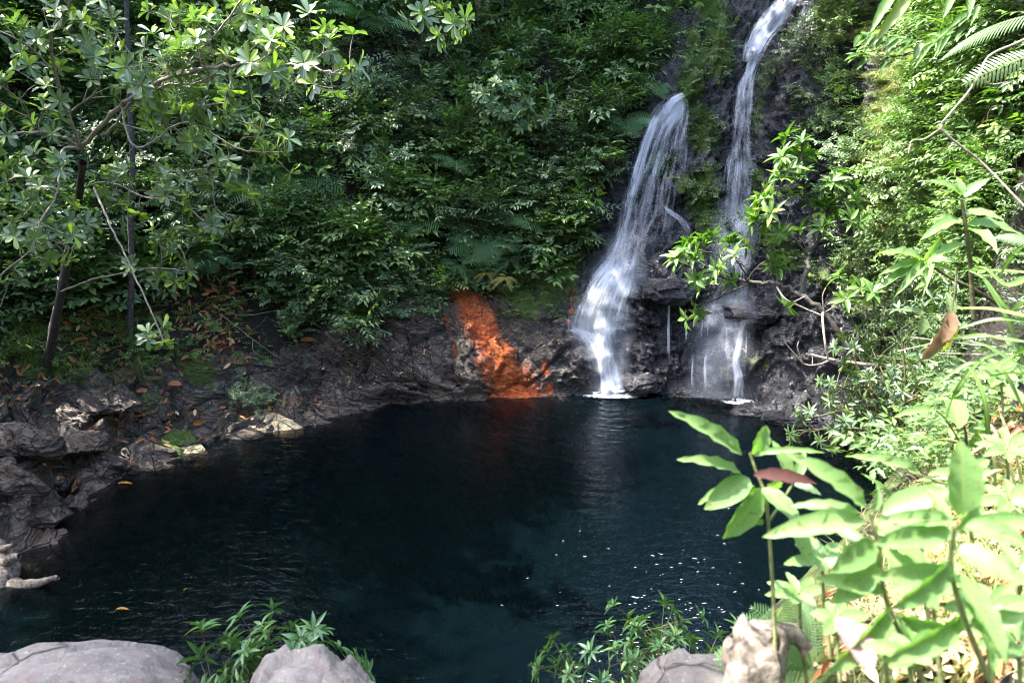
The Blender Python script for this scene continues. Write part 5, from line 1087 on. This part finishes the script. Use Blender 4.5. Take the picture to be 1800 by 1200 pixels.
leafy('round_leaf_twig', 'hanging twig with three grey green rounded leaves left of the dead leaf', 'twig', [([atd(1700,600,2.9), atd(1672,560,2.95), atd(1640,553,3.0), atd(1625,553,3.0)], .003, .002)], [(1625,555,3.0,1622,585,2.95,22,(0,-1,0)),(1630,552,3.0,1580,538,3.0,16,None),(1635,552,3.0,1655,555,2.9,12,None),(1672,560,2.9,1670,512,2.9,20,(0,-1,0))], M_ROS, M_TWIG, T_ELLH)
# heart-shaped leaves and big blades above the moss clump
leafy('broad_leaf_plant', 'plant with pale heart shaped leaves on the bank above the moss clump', 'plant', [([atd(1700,800,2.5), atd(1695,750,2.5), atd(1672,705,2.5)], .005, .003), ([atd(1700,800,2.5), atd(1665,740,2.5), atd(1646,722,2.5)], .004, .002)],
      [(1672,702,2.5,1692,745,2.4,44,(0,-.8,.5)),(1672,705,2.5,1700,702,2.5,40,None),(1646,720,2.5,1580,722,2.45,20,None),(1700,790,2.5,1740,740,2.4,24,None),(1700,760,2.5,1745,745,2.5,24,None),(1668,704,2.5,1625,700,2.6,26,None),(1740,650,2.5,1770,640,2.4,30,None),(1760,680,2.4,1800,700,2.3,34,None)], M_NEAR, M_TWIG, T_ELLH)
# long grass-like blades
def blades(name, label, cat, lst, mat, w0):
    g = Geo(); b0 = atd(*lst[0][0])
    for pts in lst:
        c = catmull(np.array([atd(*p) for p in pts]), 8); n = len(c); T = norm(np.gradient(c, axis=0)); s = norm(np.cross(T, np.array([.1, -.6, .8]))); w = w0*np.minimum(1, np.linspace(1.0, 0, n)**.6 + .02)*np.minimum(1, .5+np.linspace(0, 3, n))
        V = np.stack([c - s*w[:, None]*.5, c + (0, 0, -w0*.15), c + s*w[:, None]*.5], 1).reshape(-1, 3); F = [(3*i+k, 3*i+3+k, 3*i+4+k, 3*i+1+k) for i in range(n-1) for k in (0, 1)]
        U = np.zeros((len(V), 3)); U[:, 0] = .5; U[::3, 1] = -.3; U[2::3, 1] = .3; g.add(V, F, rng.rand(), U)
    root = thing(name, label, cat, b0); obj('blades', g.mesh('blades', mat, b0), root); return root
blades('grass_clump', 'long arching bright green grass blades at the right edge beside the dead leaf', 'grass', [
 [(1830,560,1.9),(1790,552,1.95),(1740,542,2.0),(1675,541,2.05)], [(1830,570,1.9),(1790,562,1.95),(1740,562,2.0),(1682,578,2.05)], [(1820,480,2.1),(1770,500,2.1),(1730,470,2.15),(1700,475,2.2)],
 [(1790,560,2.2),(1760,530,2.2),(1730,490,2.25),(1700,474,2.3)], [(1800,640,2.1),(1770,560,2.1),(1735,500,2.15),(1722,480,2.2)], [(1800,600,2.0),(1760,594,2.05),(1720,588,2.1),(1672,595,2.1)], [(1790,640,2.1),(1740,610,2.15),(1700,598,2.2)],
 [(1800,720,2.0),(1760,650,2.0),(1700,640,2.1),(1635,684,2.1)], [(1740,800,2.0),(1730,700,2.0),(1700,640,2.1),(1675,625,2.2)], [(1660,740,2.3),(1680,690,2.2),(1720,635,2.2),(1760,620,2.2)], [(1800,430,2.1),(1775,455,2.15),(1750,500,2.2)], [(1830,520,1.9),(1800,530,1.95),(1775,548,2.0)],
 [(1830,600,1.8),(1790,620,1.9),(1750,640,1.95),(1720,640,2.0)], [(1820,660,1.8),(1780,655,1.9),(1740,660,2.0)], [(1830,480,2.4),(1760,475,2.5),(1700,474,2.5)]], M_FRESH, .022)
blades('grass_clump', 'tuft of rusty and green grass blades on the bank right of the heart shaped leaves', 'grass', [
 [(1790,880,2.0),(1770,800,2.0),(1740,745,2.05),(1725,740,2.1)], [(1800,860,2.0),(1780,780,2.0),(1755,720,2.05)], [(1750,860,2.0),(1745,800,2.0),(1720,760,2.05)], [(1790,900,1.9),(1720,850,1.95),(1660,860,2.0)], [(1800,820,1.8),(1740,830,1.9),(1680,870,1.9)], [(1800,790,1.8),(1760,760,1.85),(1745,790,1.9)],
 [(1800,930,1.7),(1750,900,1.8),(1700,910,1.8)], [(1780,740,2.1),(1730,780,2.1),(1700,800,2.1)], [(1830,760,1.7),(1780,770,1.8),(1760,800,1.8)]], M_STRAW, .014)
leafy('thin_twigs', 'three thin dry twigs poking left in front of the dark hollow beside the dead leaf', 'twigs', [([atd(1760,590,2.6), atd(1670,598,2.7), atd(1578,617,2.8)], .003, .002), ([atd(1750,610,2.6), atd(1660,600,2.7), atd(1600,592,2.8)], .0025, .0015), ([atd(1780,622,2.6), atd(1700,622,2.7), atd(1650,620,2.8)], .0025, .0015)], [], None, M_PALEBARK)

# diagonal branch and fern frond, upper right
tw = [(A((1560,1,3.6),(1500,20,3.6)), .01, .01, 1)]
pb2 = [atd(1840,50,3.2), atd(1790,75,3.2), atd(1740,98,3.2), atd(1722,130,3.2), atd(1700,165,3.2), atd(1670,200,3.2), atd(1655,226,3.2), atd(1690,258,3.2), atd(1730,290,3.2), atd(1800,362,3.1)]
leafy('bent_branch', 'thin bent grey branch zigzagging down the upper right', 'branch', [(pb2, .0065, .005), ([pb2[6], atd(1625,245,3.3), atd(1603,248,3.3), atd(1597,270,3.3)], .006, .003), ([pb2[3], atd(1740,148,3.2), atd(1770,145,3.2)], .005, .003)], [], None, M_PALEBARK)
def twig_leaf_set(seed, line, n, ln, w):
    r = np.random.RandomState(seed); out = []; line = np.array(line, float)
    for k in range(n):
        t = (k+.5)/n*(len(line)-1); i = int(t); p = line[i]*(1-t+i) + line[min(i+1, len(line)-1)]*(t-i); a = r.choice([-1, 1])*r.uniform(.3, 1.2) + math.pi + r.uniform(-.2, .2); l = ln*r.uniform(.6, 1.2)
        out.append((p[0], p[1], p[2], p[0]+math.cos(a)*l, p[1]-math.sin(a)*l*.6 + .15*l, p[2]-r.uniform(-.1, .15), w*r.uniform(.8, 1.2)))
    return out
ln1 = [(1720,10,3.3),(1690,40,3.35),(1650,72,3.4),(1600,95,3.45),(1540,100,3.5),(1508,100,3.5)]
leafy('yellow_green_twig', 'long thin twig of yellow green pointed leaves reaching left across the upper right', 'twig', [([atd(*p) for p in ln1], .007, .003)], twig_leaf_set(1, ln1, 44, 30, 12), M_FRESH, M_TWIG, T_LAN4)
ln2 = [(1690,45,3.3),(1660,110,3.3),(1610,100,3.35),(1560,75,3.4),(1500,85,3.4)]
leafy('yellow_green_twig', 'second yellow green twig just below the first, its tip over the dark cliff plants', 'twig', [([atd(1720,20,3.3), atd(1650,70,3.3), atd(1580,98,3.4), atd(1520,102,3.5)], .005, .003)], twig_leaf_set(2, [(1720,30,3.3),(1640,80,3.3),(1560,60,3.4),(1510,62,3.4)], 30, 30, 12), M_FRESH, M_TWIG, T_LAN4)
ln3 = [(1830,-40,2.2),(1760,-30,2.3),(1640,-20,2.4),(1570,-10,2.5)]
leafy('drooping_leaf_twig', 'big bright leaves dropping in from the top edge at the upper right', 'twig', [([atd(*p) for p in ln3], .006, .003)], [(1575,-12,2.5,1537,32,2.4,22,None),(1600,-14,2.5,1556,52,2.4,24,(0,-1,.5)),(1565,-10,2.5,1580,20,2.5,14,None),(1680,-25,2.4,1668,8,2.3,20,None),(1700,-25,2.4,1712,12,2.3,18,None),(1740,-30,2.3,1735,6,2.3,22,None)], M_FRESH, M_TWIG)
def big_frond(label, b, t, wid, mat, tpl, n=(0, -.5, 1), drop=None):
    b = np.array(b); t = np.array(t); g = Geo(); g.inst(tpl, np.zeros((1, 3)), np.array([t-b]), np.array([n], float), np.linalg.norm(t-b), np.linalg.norm(t-b)*wid, .5)
    root = thing('fern_frond', label, 'fern', b); obj('leaflets', g.mesh('leaflets', mat, smooth=False), root); return root
big_frond('large pale sunlit fern frond arching in from the right edge near the top', atd(1850, 20, 2.6), atd(1625, 95, 3.0), 1.0, M_FERN, frond_tpl(npair=30, wid=.17, droop=.1, bip=False), (0, -.8, .8))
big_frond('grey withered fern frond hanging just below the large pale frond', atd(1840, 90, 3.0), atd(1675, 150, 3.1), 1.0, M_ROS, frond_tpl(npair=18, wid=.2, droop=.1, bip=False), (0, -.9, .5))
big_frond('large fern frond low at the right edge beside the right leaf whorl', atd(1850, 440, 2.4), atd(1740, 400, 2.6), 1.0, M_FERN, frond_tpl(npair=20, wid=.2, droop=.1, bip=False), (0, -.8, .6))
# brown roots hanging on the right wall
g = Geo(); r3 = np.random.RandomState(12); c0 = hp(1740, 220, .1)
for k in range(150):
    x = r3.uniform(1640, 1810); y = r3.uniform(110, 250) + (x-1640)*.15; p, nn = hit(x, y)
    if p is None: continue
    q = p + nn*r3.uniform(.03, .15); e = q + np.array([r3.uniform(-.1, .1), r3.uniform(-.1, .05), -r3.uniform(.1, .4)]); g.tube([q, (q+e)/2 + r3.normal(size=3)*.04, e], [.004, .003, .002], 4, r3.rand(), smooth=3)
tag(obj('hanging_roots', g.mesh('hanging_roots', bark_mat('root_bark', (.05, .025, .015), (.22, .12, .07)))), kind='stuff')

# ------------------------------------------------------------------ foreground plants
# seedling with a bare stem
st = [atd(1366,1220,1.5), atd(1362,1110,1.5), atd(1357,1010,1.5), atd(1350,910,1.5), atd(1345,868,1.5), atd(1330,830,1.5), atd(1318,795,1.5)]
st2 = [atd(1352,915,1.5), atd(1372,885,1.5), atd(1394,850,1.5)]
seed = leafy('seedling', 'slender seedling with large pale green leaves on a bare brown stem in the right foreground', 'plant', [(st, .0048, .003), (st2, .0035, .0025)], [
 (1310,805,1.5,1197,715,1.45,34,(.5,-.8,.6)),(1308,835,1.5,1205,793,1.45,28,(.3,-.5,1)),(1322,838,1.5,1246,888,1.45,50,(-.1,-.9,.7)),(1340,852,1.5,1287,950,1.45,56,(.3,-1,.2)),(1318,800,1.5,1362,748,1.55,42,(.2,-1,.2)),
 (1318,803,1.5,1442,781,1.42,15,(0,-.6,1)),(1335,855,1.5,1412,912,1.42,38,(.2,-.8,.7)),(1320,845,1.5,1219,878,1.55,24,(0,-.6,1)),(1395,850,1.5,1366,775,1.5,26,(.3,-1,0)),(1394,850,1.5,1440,862,1.45,18,(0,-.7,.8)),
 (1345,850,1.5,1385,868,1.6,34,(0,-1,.4)),(1322,800,1.5,1342,770,1.48,22,(.4,-1,0)),(1342,912,1.5,1330,922,1.5,14,(0,-1,.1)),(1330,850,1.5,1276,880,1.6,22,(0,-.7,1)),(1395,850,1.5,1418,790,1.52,22,(-.3,-1,.1)),(1385,905,1.5,1432,990,1.45,34,(.3,-1,.3))], M_NEAR, M_STEM, T_ELLH)
single_leaf('dead_leaf', 'curled red brown dead leaf caught on top of the seedling', atd(1318,835,1.44), norm(atd(1422,838,1.40) - atd(1318,835,1.44)), (0, -.7, 1), .13, .032, M_RED)
# big blurred plant
u1 = [atd(1640,1230,1.12), atd(1560,1060,1.12), atd(1545,960,1.12), atd(1530,905,1.12)]
leafy('broad_leaved_plant', 'light green plant with long blurred leaves, left one of two in the right foreground', 'plant', [(u1, .0045, .003)], [
 (1530,900,1.12,1408,788,1.1,44,(.4,-.7,.6)),(1528,912,1.12,1358,928,1.08,46,(0,-.7,.9)),(1545,905,1.12,1668,852,1.08,52,(0,-.6,.9)),(1532,902,1.12,1552,850,1.15,20,(0,-1,.1)),(1535,915,1.12,1640,990,1.05,44,(.1,-.6,1)),(1520,905,1.12,1395,876,1.15,30,(.2,-.6,1)),
 (1545,960,1.12,1660,1060,1.02,52,(.2,-.8,.6)),(1540,975,1.12,1440,900,1.2,30,(0,-.8,.6)),(1550,990,1.12,1470,1060,1.1,46,(-.2,-.9,.5)),(1555,1010,1.12,1480,960,1.15,48,(0,-1,.3)),(1560,1040,1.12,1450,1010,1.1,40,(0,-.7,.8)),
 (1565,1060,1.12,1490,1190,1.0,50,(.2,-1,.3)),(1570,1070,1.12,1625,1180,1.0,34,(.2,-1,.2)),(1575,1080,1.12,1680,1120,1.0,42,(0,-.8,.7)),(1540,950,1.12,1480,1000,1.05,50,(0,-.9,.5))], M_NEAR, M_STEM, T_ELLH)
u2 = [atd(1760,1240,1.0), atd(1700,1100,1.0), atd(1672,1000,1.0), atd(1680,915,1.0)]
leafy('broad_leaved_plant', 'light green foreground plant with a big upright oval leaf, nearest the right edge', 'plant', [(u2, .005, .003)], [
 (1682,912,1.0,1708,778,1.0,84,(.1,-1,.1)),(1680,915,1.0,1560,905,.97,34,(0,-.7,.8)),(1690,920,1.0,1815,950,.95,44,(0,-.7,.8)),(1675,930,1.0,1560,950,.95,48,(0,-.8,.6)),(1685,930,1.0,1830,905,.97,40,(0,-.8,.8)),(1672,960,1.0,1790,1010,.93,50,(.1,-.8,.6)),
 (1672,985,1.0,1600,1075,.92,44,(.2,-1,.3)),(1668,1000,1.0,1790,1150,.9,56,(.3,-.9,.4)),(1680,1010,1.0,1560,1010,.95,46,(0,-.8,.6)),(1690,1050,1.0,1780,1180,.88,44,(.4,-.9,.3)),(1665,930,1.0,1640,850,1.05,34,(0,-1,.1)),(1695,1080,1.0,1590,1170,.9,44,(0,-1,.4)),(1700,1100,1.0,1800,1080,.95,40,(0,-.8,.8)),
 (1675,935,1.0,1745,870,1.05,38,(0,-1,.3))], M_NEAR, M_STEM, T_ELLH)
leafy('leafy_sprout', 'toothed narrow leaf reaching over the pool between the seedling and the moss clump', 'plant', [([atd(1660,850,1.9), atd(1640,842,1.9), atd(1622,836,1.9)], .003, .002)], [(1622,836,1.9,1518,784,1.85,28,(.2,-.6,.9)),(1568,880,1.9,1530,828,1.9,12,(.2,-.6,.9)),(1640,850,1.9,1700,900,1.8,26,None)], M_NEAR, M_STEM)
for k, (x, y, d, n_, R_, w_, lab) in enumerate([(1775,880,1.5,7,60,26,'small plant with a whorl of leaves at the right edge above the broad leaved plants'), (1790,1000,1.3,7,70,30,'small leafy plant at the right edge among the dry grass'), (1470,1090,1.35,6,55,26,'small leafy plant sprouting behind the weathered log'),
     (1760,660,2.2,7,50,22,'leafy sprout at the right edge above the heart shaped leaves'), (1600,1150,1.0,6,70,34,'low leafy sprout at the bottom edge under the two broad leaved plants'),
     (1445,985,1.5,7,60,26,'pale leafy sprout just right of the bare seedling stem'), (1620,945,1.4,8,70,30,'leafy sprout between the two blurred broad leaved plants'), (1735,1075,1.2,8,80,36,'leafy sprout low at the right behind the tallest broad leaved plant'),
     (1555,1125,1.25,7,65,30,'leafy sprout right of the pink petal'), (1405,1045,1.6,7,55,22,'small round leaved sprout over the log and ferns'), (1700,835,1.7,8,55,22,'leafy sprout on the moss clump on the right bank'), (1770,790,1.6,8,60,22,'leafy sprout at the right edge in the rusty grass tuft'),
     (1640,1030,1.2,7,75,30,'leafy sprout in the middle of the foreground foliage'), (1790,1130,1.05,7,90,38,'large leafy sprout in the bottom right corner')]):
    leafy('leafy_sprout', lab, 'plant', [([atd(x+15, y+170, d), atd(x+4, y+80, d), atd(x, y, d)], .005, .003)], whorl(x, y, d, R_, n_, w_, 40+k), M_NEAR, M_STEM, T_ELLH)
# heart of the log: a weathered bleached stump with a loop
lg = atd(1330, 1150, 1.55); root = thing('weathered_log', 'bleached broken log with a looped branch hole at the bottom right', 'log', lg)
g = Geo(); g.tube([atd(1335,1300,1.5), atd(1330,1220,1.5), atd(1322,1160,1.52), atd(1314,1122,1.54), atd(1310,1112,1.545), atd(1309,1116,1.55)], [.078, .07, .062, .055, .035, .004], 28, smooth=7); V = g.V[-1]; g.V[-1] = V + np.stack([fbm(V*np.array([26, 26, 5.]), 3), fbm(V*np.array([26, 26, 5.])+50, 3), fbm(V*16, 3)*1.6], 1)*.014 + fbm(V*7, 2)[:, None]*.02; obj('log_body', g.mesh('log_body', M_DRIFT, lg), root)
g = Geo(); g.tube([atd(1305,1125,1.56), atd(1340,1108,1.57), atd(1375,1112,1.58), atd(1400,1120,1.58), atd(1420,1140,1.57)], [.03, .026, .022, .022, .02], 10, smooth=6); g.tube([atd(1372,1112,1.57), atd(1374,1150,1.56), atd(1366,1200,1.55), atd(1370,1250,1.54)], [.018, .016, .02, .03], 8, smooth=5); g.V = [v + fbm(v*25, 3)[:, None]*.006 for v in g.V]; obj('branch_loop', g.mesh('branch_loop', M_DRIFT, lg), root)
single_leaf('fallen_petal', 'blurred pale pink petal like leaf lying among the foreground leaves', atd(1470,1080,1.1), norm(atd(1530,1155,1.02) - atd(1470,1080,1.1)), (.2, -.9, .4), .10, .055, M_PINK)
# ferns behind the log
root = thing('fern', 'bright green fern with toothed fronds behind the weathered log', 'fern', atd(1420, 1175, 1.9)); g = Geo(); o0 = atd(1420, 1175, 1.9)
for bx, by, tx, ty, dd in [(1420,1170,1292,1068,1.95),(1415,1165,1318,1050,1.9),(1425,1175,1280,1088,1.85),(1420,1160,1385,1035,1.9),(1430,1170,1240,1150,1.85),(1435,1160,1425,1030,2.0),(1430,1175,1370,1095,1.8)]:
    b = atd(bx, by, 1.9); t = atd(tx, ty, dd); L = np.linalg.norm(t-b); g.inst(frond_tpl(npair=20, wid=.24, droop=.1, bip=False), (b-o0)[None], (t-b)[None], np.array([[0, -.7, 1.]]), L, L)
obj('fronds', g.mesh('fronds', M_FERN, smooth=False), root)
# long leaved shrubs at the bottom edge
def low_shrub(label, x, y, d, H, R_, nst, seed, ln, wr, mat, tw=6):
    P = shrub(seed, H, R_, nst, tw, 9, ln, wr, 'whorl', T_LAN4, .008, .35); b = atd(x, y, d) - (0, 0, H*.9); root = thing('long_leaved_shrub', label, 'shrub', b); P.build(root, mat, M_TWIG); return root
M_GLOSS = leaf_mat('glossy_long_leaf', (.045, .13, .045), (.09, .20, .075), (.16, .27, .07), .28, .32, .6)
low_shrub('glossy long leaved shrub growing between the two boulders at the bottom left', 478, 1135, 2.75, .48, .19, 20, 301, .072, .24, M_GLOSS, 5)
low_shrub('low long leaved shrub hard against the big corner boulder', 345, 1225, 2.6, .42, .2, 8, 302, .09, .24, M_GLOSS, 4)
low_shrub('fine long leaved shrub above the small tan rock at the bottom', 1175, 1120, 2.85, .55, .36, 14, 303, .062, .24, M_GLOSS, 6)
low_shrub('fine long leaved shrub at the bottom edge left of the small tan rock', 1095, 1165, 2.75, .5, .24, 9, 304, .065, .24, M_GLOSS, 5)
